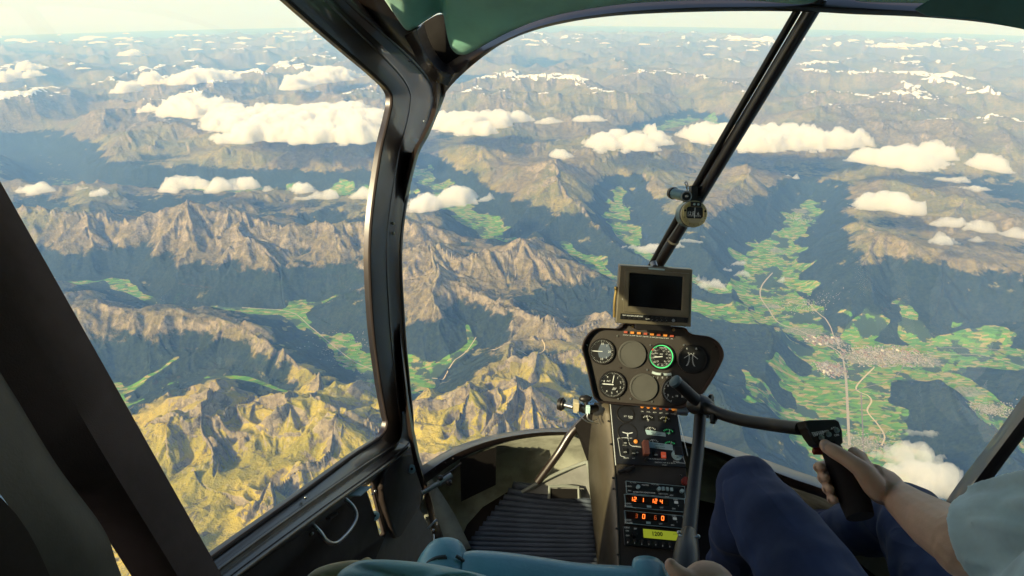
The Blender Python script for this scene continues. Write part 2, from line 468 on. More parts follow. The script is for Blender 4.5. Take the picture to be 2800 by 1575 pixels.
    vo = g.n.new('ShaderNodeTexVoronoi'); vo.voronoi_dimensions = '2D'; vo.distance = 'CHEBYCHEV'; vo.inputs['Scale'].default_value = 1.0; g.l.new(wob.outputs[0], vo.inputs['Vector'])
    sx = g.n.new('ShaderNodeSeparateColor'); g.l.new(vo.outputs['Color'], sx.inputs[0])
    cr = g.n.new('ShaderNodeValToRGB'); g.l.new(sx.outputs[0], cr.inputs[0]); cr.color_ramp.interpolation = 'CONSTANT'
    e = cr.color_ramp.elements
    stops = [(0, (.065, .19, .006)), (.2, (.12, .23, .01)), (.36, (.19, .21, .02)), (.5, (.06, .12, .010)), (.62, (.30, .25, .08)), (.74, (.11, .26, .010)), (.86, (.30, .24, .10)), (.93, (.09, .22, .010))]
    e[0].position, e[0].color = 0, (*stops[0][1], 1)
    e[1].position, e[1].color = stops[1][0], (*stops[1][1], 1)
    for p, c in stops[2:]:
        k = e.new(p); k.color = (*c, 1)
    fc = g.mix(g.ss(g.noise(km, 1.2, 4, .6), .53, .57), cr.outputs[0], (.035, .055, .022, 1))
    fcm = g.ss(g.math('ADD', fld, g.math('MULTIPLY', g.math('SUBTRACT', g.noise(km, 2.6, 4, .6), .5), .9)), .42, .56)
    col = g.mix(fcm, col, fc)
    # settled ground: gravel, streets and yards between the roofs
    v2 = g.n.new('ShaderNodeTexVoronoi'); v2.voronoi_dimensions = '2D'; v2.inputs['Scale'].default_value = 26; g.l.new(km, v2.inputs['Vector'])
    s2 = g.n.new('ShaderNodeSeparateColor'); g.l.new(v2.outputs['Color'], s2.inputs[0])
    tc = g.mix(g.ss(s2.outputs[0], .3, .7), (.13, .15, .08, 1), (.26, .23, .19, 1))
    tm = g.ss(g.math('ADD', twn, g.math('MULTIPLY', g.math('SUBTRACT', n2, .5), 1.2)), .42, .6)
    col = g.mix(g.math('MULTIPLY', tm, .8), col, tc)
    # old snow and glaciers
    sn = g.math('ADD', alt, g.math('MULTIPLY', g.math('SUBTRACT', n1, .5), 1500))
    sn = g.math('SUBTRACT', sn, g.math('MULTIPLY', slp, 650))
    col = g.mix(g.ss(sn, 2930, 3010), col, (.82, .83, .84, 1))
    g.l.new(col, g.b.inputs['Base Color'])
    g.b.inputs['Roughness'].default_value = .95
    g.b.inputs['Specular IOR Level'].default_value = .1
    bp = g.n.new('ShaderNodeBump'); bp.inputs['Strength'].default_value = .9; bp.inputs['Distance'].default_value = 1.0
    hgt = g.math('MULTIPLY', g.noise(km, 8, 6, .62), g.math('MULTIPLY', g.math('SUBTRACT', 1.0, fcm), g.math('ADD', 18, g.math('MULTIPLY', g.math('SUBTRACT', 1.0, fm), 48))))
    g.l.new(hgt, bp.inputs['Height']); g.l.new(bp.outputs[0], g.b.inputs['Normal'])
    return g.m

nr, na = RD.shape
idx = np.arange(nr * na).reshape(nr, na)
jx = np.roll(idx, -1, 1)
Q = np.stack([idx[:-1], jx[:-1], jx[1:], idx[1:]], -1).reshape(-1, 4)
terrain = np_mesh('terrain', P3.reshape(-1, 3), Q[:, ::-1], terrain_material())
tag(terrain, 'alpine mountains, forested slopes and green valleys far below the helicopter', 'mountains', kind='structure')
for nm, A in (('alt', H2), ('field', fieldm), ('town', town), ('slope', slope)):
    at_ = terrain.data.attributes.new(nm, 'FLOAT', 'POINT')
    at_.data.foreach_set('value', np.ascontiguousarray(A, dtype=np.float32).ravel())

def ground_z(x, y):
    """height of the land under x,y (bilinear in the polar grid)"""
    x = np.asarray(x, float); y = np.asarray(y, float)
    r = np.hypot(x, y); a = np.arctan2(x, y)
    i = np.clip(np.interp(r, rad, np.arange(len(rad))), 0, nr - 1.001); j = np.clip(np.interp(a, az[:NA], np.arange(NA)), 0, NA - 1.001)
    i0 = i.astype(int); j0 = j.astype(int); fi = i - i0; fj = j - j0
    return Zt[i0, j0] * (1 - fi) * (1 - fj) + Zt[i0 + 1, j0] * fi * (1 - fj) + Zt[i0, j0 + 1] * (1 - fi) * fj + Zt[i0 + 1, j0 + 1] * fi * fj

# ---- roads, railway, river: ribbons lying on the valley floor
def simple_mat(name, col, rough=.8, spec=.3, metal=0.0):
    g = NT(name); g.b.inputs['Base Color'].default_value = (*col, 1); g.b.inputs['Roughness'].default_value = rough
    g.b.inputs['Specular IOR Level'].default_value = spec; g.b.inputs['Metallic'].default_value = metal
    return g.m
def ribbon(name, pts, alt, width, mat, label, cat='road', lift=3.0, step=40.0):
    pw = [np.array(UNP(u, v, alt)) for u, v in pts]
    # Catmull-Rom resampling
    out = []
    for k in range(len(pw) - 1):
        p0 = pw[max(k - 1, 0)]; p1 = pw[k]; p2 = pw[k + 1]; p3 = pw[min(k + 2, len(pw) - 1)]
        n = max(2, int(np.hypot(*(p2 - p1)) / step))
        for t in np.arange(n) / n:
            out.append(.5 * ((2 * p1) + (p2 - p0) * t + (2 * p0 - 5 * p1 + 4 * p2 - p3) * t * t + (3 * p1 - p0 - 3 * p2 + p3) * t ** 3))
    out.append(pw[-1]); out = np.array(out)
    tn = np.gradient(out, axis=0); tn /= np.linalg.norm(tn, axis=1)[:, None] + 1e-9
    nn = np.stack([-tn[:, 1], tn[:, 0]], 1)
    rows = []
    cz = ground_z(out[:, 0], out[:, 1])
    for s in (-1, 0, 1):
        q = out + nn * s * width / 2
        z = np.maximum(ground_z(q[:, 0], q[:, 1]), cz - 2) + lift
        rows.append(np.column_stack([q, z]))
    P = np.stack(rows, 1)
    o = grid_mesh(name, P, mat)
    return tag(o, label, cat, kind='structure')
asph = simple_mat('pale_road', (.34, .29, .22)); gravel = simple_mat('gravel_track', (.46, .38, .26)); rail = simple_mat('rail_ballast', (.16, .13, .10)); wat = simple_mat('river_water', (.16, .19, .17), .25, .5)
R7 = lambda L: [(1656 + a * .4762, 506 + b * .4762) for a, b in L]
ribbon('road', R7([(985, 880), (992, 950), (998, 1050), (1003, 1150), (1010, 1290)]), 668, 55, asph, 'broad straight pale road running through the green valley floor')
ribbon('road', R7([(1072, 1010), (1075, 1100), (1080, 1200), (1085, 1340)]), 668, 30, rail, 'narrower straight road right of the broad one across the fields')
ribbon('river', R7([(1140, 880), (1045, 985), (1110, 1030), (1125, 1060), (1105, 1110), (1160, 1180), (1195, 1240), (1180, 1290)]), 668, 34, gravel, 'winding pale river bed curving along the valley fields', 'river')
ribbon('road', R7([(600, 395), (545, 460), (540, 520), (590, 590), (630, 640), (680, 665), (760, 690), (850, 740), (960, 800), (985, 880)]), 690, 38, asph, 'curving pale road descending the valley towards the town')
ribbon('railway', R7([(965, 830), (1010, 795), (1150, 775), (1300, 768), (1450, 775), (1600, 778), (1800, 790), (1990, 800)]), 690, 26, rail, 'dark railway line curving along the north edge of the town', 'railway')
ribbon('road', R7([(780, 540), (830, 590), (900, 660), (930, 720), (965, 780)]), 700, 22, asph, 'thin pale road running down between the valley fields')
ribbon('railway', R7([(1010, 1010), (1100, 980), (1200, 955), (1270, 910), (1310, 850), (1380, 820), (1460, 805)]), 680, 24, rail, 'dark railway line looping round the south edge of the town', 'railway')
ribbon('road', R7([(1400, 820), (1600, 810), (1750, 825), (1932, 880), (2050, 900)]), 690, 20, asph, 'pale road heading east from the town along the valley')
ribbon('mountain_track', [(1085, 929), (1110, 929), (1142, 905), (1175, 885), (1198, 857)], 1420, 22, gravel, 'pale track climbing the side valley to the saddle')
ribbon('mountain_track', [(1198, 857), (1220, 868), (1240, 880), (1285, 891), (1340, 893), (1362, 890), (1370, 878), (1357, 862), (1352, 855)], 1900, 22, gravel, 'pale hairpin track winding over the brown mountain shoulder')
ribbon('road', [(610, 779), (728, 787), (780, 822), (830, 862), (870, 893), (900, 912), (945, 930)], 1190, 26, asph, 'thin pale road along the green valley left of the door post')

# ---- houses of the towns: thousands of roofs nobody could count
def town_mesh(name, u, v, alt, ra, rb, n, label, seed, big=0):
    r_ = np.random.default_rng(seed)
    cx, cy_ = UNP(u, v, alt)
    V = []; Fc = []; mi = []
    ang = np.clip(r_.normal(0, 1, (n, 2)), -1.9, 1.9) * .55
    for k in range(n):
        x = cx + ang[k, 0] * ra; y = cy_ + ang[k, 1] * rb
        w, l, h = r_.uniform(9, 17), r_.uniform(12, 30), r_.uniform(6, 11)
        if r_.random() < big: w, l, h = r_.uniform(25, 60), r_.uniform(50, 130), r_.uniform(8, 13)
        a = r_.choice([0.3, 0.3 + math.pi / 2]) + r_.normal(0, .15)
        z = float(ground_z(x, y)) - 1
        ca, sa = math.cos(a), math.sin(a)
        b = len(V)
        for (px, py, pz) in ((-w, -l, 0), (w, -l, 0), (w, l, 0), (-w, l, 0), (-w, -l, h), (w, -l, h), (w, l, h), (-w, l, h), (0, -l, h + w * .6), (0, l, h + w * .6)):
            px *= .5; py *= .5
            V.append((x + px * ca - py * sa, y + px * sa + py * ca, z + pz))
        Fc += [(b, b + 1, b + 5, b + 4), (b + 1, b + 2, b + 6, b + 5), (b + 2, b + 3, b + 7, b + 6), (b + 3, b, b + 4, b + 7), (b + 4, b + 5, b + 8), (b + 6, b + 7, b + 9), (b + 5, b + 6, b + 9, b + 8), (b + 7, b + 4, b + 8, b + 9)]
        c = int(r_.choice([1, 2, 3], p=[.5, .38, .12])); mi += [0] * 6 + [c] * 2
    o = mesh_obj(name, V, Fc, TM[0], smooth=False)
    for m in TM[1:]: o.data.materials.append(m)
    if len(o.data.polygons) == len(mi): o.data.polygons.foreach_set('material_index', mi)
    return tag(o, label, 'houses', kind='stuff')
TM = [simple_mat('house_wall', (.30,.28,.24)), simple_mat('grey_roof', (.20, .19, .17)), simple_mat('brown_roof', (.17, .11, .08)), simple_mat('pale_roof', (.38, .36, .31), .5, .4)]
town_mesh('town', 2215, 896, 680, 1050, 480, 1300, 'dense town of pale and grey roofs in the valley fork', 1, .05)
town_mesh('town', 2290, 902, 680, 600, 330, 260, 'eastern part of the town thinning out along the railway', 2)
town_mesh('town', 2070, 856, 690, 480, 240, 200, 'factory sheds and houses beside the valley road above the town', 3, .4)
town_mesh('town', 2088, 930, 680, 330, 330, 180, 'tight block of large pale roofs at the foot of the dark mountain', 4, .45)
town_mesh('village', 2500, 1030, 680, 700, 260, 330, 'village strung along the narrow valley at the right', 5)
town_mesh('village', 2200, 1115, 665, 600, 420, 260, 'scattered village beside the roads at the lower end of the valley', 6)
town_mesh('village', 2030, 770, 720, 900, 500, 240, 'hamlets scattered over the upper valley fields', 7)
town_mesh('village', 2008, 550, 950, 500, 500, 160, 'small village at the head of the green side valley', 8)
town_mesh('village', 860, 885, 1190, 900, 900, 150, 'farmhouses scattered along the green valley left of the door post', 9)
# ================================================================== CLOUDS
def cloud_material():
    g = NT('cloud')
    g.n.remove(g.b)
    v = g.n.new('ShaderNodeVolumePrincipled')
    v.inputs['Color'].default_value = (.995, .99, .98, 1)
    v.inputs['Density'].default_value = CLOUD_DENS
    v.inputs['Anisotropy'].default_value = 0.2
    g.l.new(v.outputs[0], g.out.inputs['Volume'])
    return g.m
CM = cloud_material()
def worley_bump(x, y, seed):
    """rounded puffs: upper envelope of half spheres on a jittered lattice, 0..1"""
    ix = np.floor(x).astype(np.int32); iy = np.floor(y).astype(np.int32)
    fx = x - ix; fy = y - iy; best = np.full(x.shape, -1.0)
    for i in (-1, 0, 1):
        for j in (-1, 0, 1):
            h = hsh(ix + i, iy + j, seed)
            cx = i + .15 + .7 * (h & 63) / 64; cy_ = j + .15 + .7 * (h >> 6) / 64
            r = .55 + .3 * ((h >> 3) & 15) / 16
            q = 1 - ((fx - cx) ** 2 + (fy - cy_) ** 2) / (r * r)
            best = np.maximum(best, q)
    return np.sqrt(np.clip(best, 0, 1))
def cloud(blobs, label, seed, alt=3100, thick=650, puff=900, group='white cumulus clouds over the mountains', ragged=.55):
    """blobs: (u, v, half-width px, half-height px) as seen in the photograph"""
    E = []
    for u, v, ru, rv in blobs:
        cx, cy_ = UNP(u, v + rv * .35, alt)
        rx = abs(UNP(u + ru, v, alt)[0] - UNP(u, v, alt)[0])
        # foreshortening: part of the seen height is the cloud's own thickness
        y0 = UNP(u, v + rv, alt)[1]; y1 = UNP(u, v - rv, alt)[1]
        ry = min(abs(y1 - y0) / 2, rx * 2.2) * .62
        E.append((cx, cy_, rx, max(ry, rx * .35)))
    x0 = min(e[0] - e[2] for e in E); x1 = max(e[0] + e[2] for e in E); y0 = min(e[1] - e[3] for e in E); y1 = max(e[1] + e[3] for e in E)
    mx = .25 * max(x1 - x0, 800) * .6 + 300
    x0 -= mx; x1 += mx; y0 -= mx; y1 += mx
    dist = math.hypot((x0 + x1) / 2, (y0 + y1) / 2)
    res = max(dist * .0011, 22, max(x1 - x0, y1 - y0) / 420)
    nx, ny = int((x1 - x0) / res) + 2, int((y1 - y0) / res) + 2
    gx_, gy_ = np.meshgrid(np.linspace(x0, x1, nx), np.linspace(y0, y1, ny), indexing='ij')
    sc = max(puff, dist * .016)
    wx = gx_ + .5 * sc * fbm(gx_ / sc, gy_ / sc, 3, seed); wy = gy_ + .5 * sc * fbm(gx_ / sc, gy_ / sc, 3, seed + 9)
    f = np.full(gx_.shape, -9.0)
    for cx, cy_, rx, ry in E:
        q = 1 - np.sqrt(((wx - cx) / rx) ** 2 + ((wy - cy_) / ry) ** 2)
        f = np.maximum(f, q) + .15 * np.exp(np.minimum(f, q) * 4)
    f = f - .06 + (ragged + .36) * fbm(gx_ / sc * .9, gy_ / sc * .9, 6, seed + 20, .66)
    b1 = worley_bump(wx / sc * 1.1, wy / sc * 1.1, seed + 3)
    b2 = worley_bump(wx / sc * 2.6, wy / sc * 2.6, seed + 4)
    b3 = worley_bump(gx_ / sc * 5, gy_ / sc * 5, seed + 5)
    inside = np.clip(f, 0, 1)
    lump = .5 + .5 * np.clip(fbm(gx_ / sc / 1.7, gy_ / sc / 1.7, 2, seed + 50) * 2, -1, 1)
    T = .46 * thick * max(1.0, dist / 30000) * sst(inside, -.05, .75) ** .7 * (.16 + .6 * lump + .75 * b1 + .30 * b2 + .12 * b3) * np.where(inside > 0, 1, 0)
    Bt = -.12 * thick * np.sqrt(inside) * (1 + fbm(gx_ / sc * 2, gy_ / sc * 2, 3, seed + 30))
    base = alt - CAM_ALT - (gx_ ** 2 + gy_ ** 2) / (2 * REARTH)
    keep = f > 0.0
    cell = keep[:-1, :-1] | keep[1:, :-1] | keep[1:, 1:] | keep[:-1, 1:]
    idx = np.arange(nx * ny).reshape(nx, ny)
    q = np.stack([idx[:-1, :-1], idx[1:, :-1], idx[1:, 1:], idx[:-1, 1:]], -1)[cell]
    top = np.stack([gx_, gy_, base + T], -1).reshape(-1, 3)
    bot = np.stack([gx_, gy_, base + np.where(inside > 0, Bt, 0)], -1).reshape(-1, 3)
    # weld the rim (where thickness is nil) so that the shell closes
    rim = (~keep).ravel()
    N = nx * ny
    m2 = np.where(rim, np.arange(N), np.arange(N) + N)
    V = np.concatenate([top, bot]); Qd = np.concatenate([q, m2[q][:, ::-1]])
    used, inv = np.unique(Qd, return_inverse=True)
    o = np_mesh('cloud', V[used], inv.reshape(-1, 4), CM)
    return tag(o, label, 'cloud', group)

cloud([(640,300,120,32),(740,290,110,38),(850,285,110,42),(930,300,70,45),(640,340,90,20),(780,335,120,26),(900,345,70,18)], 'largest bank of white cumulus, left of the door post in the middle distance', 11, alt=3300, thick=900)
cloud([(470,262,60,22),(520,270,70,26),(580,290,60,20),(450,280,40,14)], 'bulky white cloud upper left of the largest cumulus bank', 12, alt=3300, thick=800)
cloud([(1100,300,50,28),(1160,310,70,24),(1230,300,70,22),(1190,328,60,12),(1310,298,45,9)], 'long white cumulus just right of the door post', 13, alt=3300, thick=800)
cloud([(1380,306,40,7)], 'small flat cloud right of the long cumulus by the door post', 14, alt=3200, thick=350)
cloud([(1490,299,50,8)], 'thin flat lens of cloud in the centre below the snowy range', 15, alt=3200, thick=350)
cloud([(1510,360,45,26),(1545,348,35,22),(1600,365,60,18),(1650,345,40,20),(1635,330,14,14)], 'lumpy white cloud left of the windscreen strut', 16, alt=3200, thick=800)
cloud([(1760,335,50,22),(1850,340,80,30),(1950,345,90,34),(2050,350,80,24),(2140,355,60,14),(1910,370,60,14)], 'wide white cumulus bank behind the windscreen strut', 17, alt=3300, thick=950)
cloud([(2210,395,70,22),(2280,400,80,30),(2350,385,50,18)], 'broad bright cumulus right of the strut bank', 18, alt=3200, thick=850)
cloud([(2495,415,34,20)], 'round cloud near the right edge below the snowy mountains', 19, alt=3200, thick=650)
cloud([(2180,505,45,24),(2250,515,60,24),(2300,530,35,12)], 'bright double-humped cloud above the brown mountain at right', 20, alt=3000, thick=650, puff=700)
cloud([(2400,560,50,12),(2460,575,45,10)], 'ragged flat cloud right of the double-humped one', 21, alt=3000, thick=400, puff=700)
cloud([(2365,602,32,15)], 'small round cloud below the ragged flat one', 22, alt=2900, thick=450, puff=600)
cloud([(2455,603,22,8)], 'tiny ragged cloud right of the small round one', 23, alt=2900, thick=250, puff=500)
cloud([(2560,590,40,11)], 'ragged cloud cut by the right edge', 24, alt=2900, thick=350, puff=600)
cloud([(2003,446,22,8)], 'small oval cloud right of the compass height', 25, alt=3000, thick=350)
cloud([(440,465,40,20),(490,462,50,16),(560,468,36,18),(620,466,34,8)], 'elongated bright cloud floating above the left ridge', 26, alt=3000, thick=600, puff=700)
cloud([(680,476,16,7)], 'tiny puff right of the elongated cloud above the left ridge', 27, alt=3000, thick=300, puff=500)
cloud([(765,472,42,13),(790,495,42,9),(832,493,24,11)], 'pair of small merged clouds left of the door post', 28, alt=3000, thick=450, puff=600)
cloud([(915,488,30,14)], 'small cloud touching the left side of the door post', 29, alt=3000, thick=450, puff=600)
cloud([(1060,515,50,20),(1130,500,60,22),(1175,495,30,18)], 'bright cumulus just right of the door post above the hazy valley', 30, alt=3000, thick=650, puff=700)
cloud([(1226,500,18,11)], 'little puff right of the bright cumulus above the hazy valley', 31, alt=3000, thick=350, puff=500)
cloud([(85,478,50,13)], 'flat lens-shaped cloud near the left edge', 32, alt=3000, thick=400, puff=700)
cloud([(250,482,18,14)], 'small upright puff left of the elongated cloud', 33, alt=3000, thick=400, puff=500)
cloud([(203,474,9,8)], 'tiniest puff beside the flat lens-shaped cloud', 34, alt=3000, thick=250, puff=400)
cloud([(320,222,32,16),(385,205,30,9)], 'small cloud left of the bank crossing the grey ridge', 35, alt=3300, thick=600)
cloud([(470,200,60,14),(540,195,55,12)], 'long thin white bank in the upper left haze', 36, alt=3300, thick=600)
cloud([(740,215,40,12),(800,195,60,18),(850,190,50,14)], 'cumulus bank between the grey ridge and the door frame', 37, alt=3300, thick=700)
cloud([(375,275,22,10)], 'small cloud on the flank of the pointed grey mountain', 38, alt=3200, thick=450)
cloud([(1630,622,60,14),(1690,612,24,10)], 'flat white cloud crossed by the windscreen strut', 39, alt=2700, thick=350, puff=600)
cloud([(1735,605,28,9)], 'thin wispy cloud right of the windscreen strut', 40, alt=2700, thick=160, puff=500, ragged=.8)
cloud([(1790,716,34,13),(1765,706,16,5)], 'small ragged cloud right of the monitor', 41, alt=2300, thick=280, puff=450, ragged=.8)
cloud([(1855,664,20,6),(1870,690,26,8),(1830,676,14,5)], 'broken wisps of cloud over the dark forest right of the monitor', 42, alt=2300, thick=160, puff=400, ragged=.8)
cloud([(1968,705,14,8)], 'single tiny puff over the upper valley fields', 43, alt=2000, thick=220, puff=350)
cloud([(1405,388,24,12)], 'small cloud above the brown mountain in the centre', 44, alt=3200, thick=400)
cloud([(2300,1140,70,45),(2330,1200,85,60),(2270,1180,60,35),(2250,1190,50,30),(2385,1195,40,40)], 'large brilliant cloud behind the pilot\'s forearm', 45, alt=3000, thick=420, puff=420, ragged=.7)
cloud([(2330,1085,45,14)], 'wispy scrap of cloud above the large brilliant one', 46, alt=2900, thick=110, puff=300, ragged=.9)
cloud([(75,172,26,9)], 'small cloud in the haze near the upper left edge', 47, alt=3300, thick=500)
cloud([(60,190,30,9),(10,200,20,12)], 'ragged cloud cut by the upper left edge', 48, alt=3300, thick=500)
cloud([(330,137,28,4)], 'thin bright streak of cloud in the upper left haze', 49, alt=3300, thick=300)
cloud([(2395,450,44,9),(2450,470,40,10)], 'thin veil of cloud over the ridges at right', 50, alt=3000, thick=180, puff=600, ragged=.9)
cloud([(1430,392,14,5)], 'tiny scrap beside the small cloud above the brown mountain', 51, alt=3200, thick=200)

# far cloud fields close to the horizon: uncountable specks
def far_clouds():
    r_ = np.random.default_rng(5)
    V = []; Qs = []; off = 0
    for k in range(95):
        if k < 60: u = r_.uniform(-150, 800); v = r_.choice([97, 104, 110, 92, 120, 165]) + r_.normal(0, 4)
        else: u = r_.uniform(900, 2600); v = r_.normal(118, 12)
        cx, cy_ = UNP(u, v, 3300)
        d = math.hypot(cx, cy_); rx = d * r_.uniform(.002, .011); ry = rx * r_.uniform(.5, 1.2); th = d * .0016
        n, m = 18, 6
        P = np.zeros((n, m, 3))
        for j in range(m):
            e = j / (m - 1) * math.pi / 2
            for i in range(n):
                a = i / n * 2 * math.pi
                rr = math.cos(e) * (1 + .25 * math.sin(3 * a + k) + .15 * math.sin(7 * a + k * 3))
                P[i, j] = (cx + rx * rr * math.cos(a), cy_ + ry * rr * math.sin(a), 0)
                P[i, j, 2] = 3300 - CAM_ALT - (P[i, j, 0] ** 2 + P[i, j, 1] ** 2) / 2 / REARTH + th * math.sin(e) * (1 + .3 * math.sin(5 * a + j))
        idx = np.arange(n * m).reshape(n, m) + off
        b = np.roll(idx, -1, 0)
        Qs.append(np.stack([idx[:, :-1], b[:, :-1], b[:, 1:], idx[:, 1:]], -1).reshape(-1, 4)); V.append(P.reshape(-1, 3)); off += n * m
    o = np_mesh('distant_clouds', np.concatenate(V), np.concatenate(Qs), CM)
    tag(o, 'countless specks of far white cloud in the haze below the horizon', 'clouds', kind='stuff')
far_clouds()

# ================================================================== HAZE
def haze():
    zmin = float(Zt.min()) - 300
    s = 470000.0
    V = [(x, y, z) for z in (zmin, 4.0) for x, y in ((-s, -s), (s, -s), (s, s), (-s, s))]
    Fc = [(3, 2, 1, 0), (4, 5, 6, 7), (0, 1, 5, 4), (1, 2, 6, 5), (2, 3, 7, 6), (3, 0, 4, 7)]
    g = NT('haze'); g.n.remove(g.b)
    v = g.n.new('ShaderNodeVolumePrincipled')
    v.inputs['Color'].default_value = HAZE_COL
    v.inputs['Density'].default_value = HAZE_DENS
    v.inputs['Absorption Color'].default_value = (1, 1, 1, 1)
    v.inputs['Anisotropy'].default_value = 0.0
    g.l.new(v.outputs[0], g.out.inputs['Volume'])
    o = mesh_obj('haze', V, Fc, g.m, smooth=False)
    tag(o, 'thin blue haze filling the air over the mountains', 'haze', kind='stuff')
haze()
# ================================================================== CABIN HELPERS
def cr(pts, n=8):
    """Catmull-Rom through pts (numpy rows), n steps a span"""
    p = np.array([list(q) for q in pts], float); out = []
    for k in range(len(p) - 1):
        a, b, c, d = p[max(k - 1, 0)], p[k], p[k + 1], p[min(k + 2, len(p) - 1)]
        for t in np.arange(n) / n:
            out.append(.5 * (2 * b + (c - a) * t + (2 * a - 5 * b + 4 * c - d) * t * t + (3 * b - a - 3 * c + d) * t ** 3))
    out.append(p[-1]); return np.array(out)

def frames(P):
    T = np.gradient(P, axis=0); T /= np.linalg.norm(T, axis=1)[:, None] + 1e-12
    N = []; n = np.cross(T[0], [0.13, 0.2, 1.0]); n /= np.linalg.norm(n)
    for t in T:
        n = n - t * np.dot(n, t); n /= np.linalg.norm(n) + 1e-12; N.append(n.copy())
    N = np.array(N); return T, N, np.cross(T, N)

class MB:
    """collects shapes, then links them as one mesh object"""
    def __init__(s): s.v = []; s.f = []; s.off = 0
    def add(s, V, Fc):
        s.v.extend([tuple(map(float, q)) for q in V]); s.f.extend([tuple(int(i) + s.off for i in f) for f in Fc]); s.off += len(V); return s
    def tube(s, pts, r, n=12, steps=6, cap=True, sq=1.0):
        P = cr(pts, steps) if steps > 1 else np.array([list(q) for q in pts], float)
        rr = np.interp(np.linspace(0, 1, len(P)), np.linspace(0, 1, len(r)), r) if hasattr(r, '__len__') else np.full(len(P), r)
        T, N, B = frames(P); V = []
        for i in range(len(P)):
            for k in range(n):
                a = 2 * math.pi * k / n
                V.append(P[i] + rr[i] * (math.cos(a) * N[i] + sq * math.sin(a) * B[i]))
        Fc = [(i * n + k, i * n + (k + 1) % n, (i + 1) * n + (k + 1) % n, (i + 1) * n + k) for i in range(len(P) - 1) for k in range(n)]
        if cap: Fc += [tuple(range(n))[::-1], tuple((len(P) - 1) * n + k for k in range(n))]
        return s.add(V, Fc)
    def cyl(s, a, b, r, n=24, r2=None): return s.tube([a, b], [r, r if r2 is None else r2], n, 1)
    def ell(s, c, ax, n=14, m=9):
        """ellipsoid, ax = three Vectors"""
        c = np.array(c, float); A = [np.array(list(q), float) for q in ax]; V = []
        for j in range(m + 1):
            e = -math.pi / 2 + math.pi * j / m
            for k in range(n):
                a = 2 * math.pi * k / n
                V.append(c + A[0] * math.cos(e) * math.cos(a) + A[1] * math.cos(e) * math.sin(a) + A[2] * math.sin(e))
        return s.add(V, [(j * n + k, j * n + (k + 1) % n, (j + 1) * n + (k + 1) % n, (j + 1) * n + k) for j in range(m) for k in range(n)])
    def ball(s, c, r): return s.ell(c, (Vector((r, 0, 0)), Vector((0, r, 0)), Vector((0, 0, r))))
    def slab(s, poly, nrm, th, inset=0.0):
        """polygon extruded by th along -nrm; inset gives a chamfered front edge"""
        nrm = Vector(nrm).normalized(); P = [Vector(p) for p in poly]; n = len(P); c = sum(P, Vector()) / n
        def ins(p, q): 
            d = (c - p); L = d.length
            return p + d * (q / L) if L > 1e-9 else p
        if inset:
            f = [ins(p, inset) for p in P]; m = [p - nrm * inset for p in P]; b = [p - nrm * th for p in P]
            V = f + m + b; R_ = 3
        else: V = P + [p - nrm * th for p in P]; R_ = 2
        Fc = [tuple(range(n))]
        for r in range(R_ - 1):
            for k in range(n): Fc.append((r * n + k, (r + 1) * n + k, (r + 1) * n + (k + 1) % n, r * n + (k + 1) % n))
        Fc.append(tuple((R_ - 1) * n + k for k in range(n))[::-1])
        return s.add(V, Fc)
    def box(s, o, X, Y, Z):
        """box with corner centre o and half-axis vectors"""
        o, X, Y, Z = map(Vector, (o, X, Y, Z))
        V = [o + X * a + Y * b + Z * c for a, b, c in ((-1, -1, -1), (1, -1, -1), (1, 1, -1), (-1, 1, -1), (-1, -1, 1), (1, -1, 1), (1, 1, 1), (-1, 1, 1))]
        return s.add(V, [(0, 3, 2, 1), (4, 5, 6, 7), (0, 1, 5, 4), (1, 2, 6, 5), (2, 3, 7, 6), (3, 0, 4, 7)])
    def loft(s, rails, steps=6, close=False):
        G = np.stack([cr(r, steps) if steps > 1 else np.array([list(q) for q in r], float) for r in rails])
        n, m = G.shape[:2]; idx = np.arange(n * m).reshape(n, m)
        Fc = []
        for i in range(n if close else n - 1):
            j = (i + 1) % n
            for k in range(m - 1): Fc.append((idx[i, k], idx[j, k], idx[j, k + 1], idx[i, k + 1]))
        return s.add(G.reshape(-1, 3), Fc)
    def ring(s, c, nrm, r0, r1, n=40, up=None, a0=0, a1=2 * math.pi):
        nrm = Vector(nrm).normalized(); X = (up or Vector((0, 0, 1))).cross(nrm).normalized(); Y = nrm.cross(X)
        V = []
        for k in range(n + 1):
            a = a0 + (a1 - a0) * k / n; d = X * math.cos(a) + Y * math.sin(a); V += [c + d * r0, c + d * r1]
        return s.add(V, [(2 * k, 2 * k + 1, 2 * k + 3, 2 * k + 2) for k in range(n)])
    def build(s, name, mat, parent=None, smooth=True, bevel=0.0, solid=0.0, soff=-1.0, sub=0, autosm=35):
        o = mesh_obj(name, s.v, s.f, mat, parent, smooth)
        bm = bmesh.new(); bm.from_mesh(o.data); bmesh.ops.recalc_face_normals(bm, faces=bm.faces); bm.to_mesh(o.data); bm.free()
        if smooth and autosm: 
            try: o.data.set_sharp_from_angle(angle=R(autosm))
            except Exception: pass
        if solid:
            md = o.modifiers.new('solidify', 'SOLIDIFY'); md.thickness = solid; md.offset = soff
        if bevel:
            md = o.modifiers.new('bevel', 'BEVEL'); md.width = bevel; md.segments = 3; md.limit_method = 'ANGLE'
        if sub:
            md = o.modifiers.new('subdivision', 'SUBSURF'); md.levels = sub; md.render_levels = sub
        return o

class Plane:
    def __init__(s, o, n):
        s.o = Vector(o); s.n = Vector(n).normalized()
        if s.n.dot(s.o) > 0: s.n = -s.n           # the normal looks at the camera
    def at(s, u, v, off=0.0):
        d = Vector(ray(u, v)); t = s.o.dot(s.n) / d.dot(s.n)
        return d * t + s.n * off

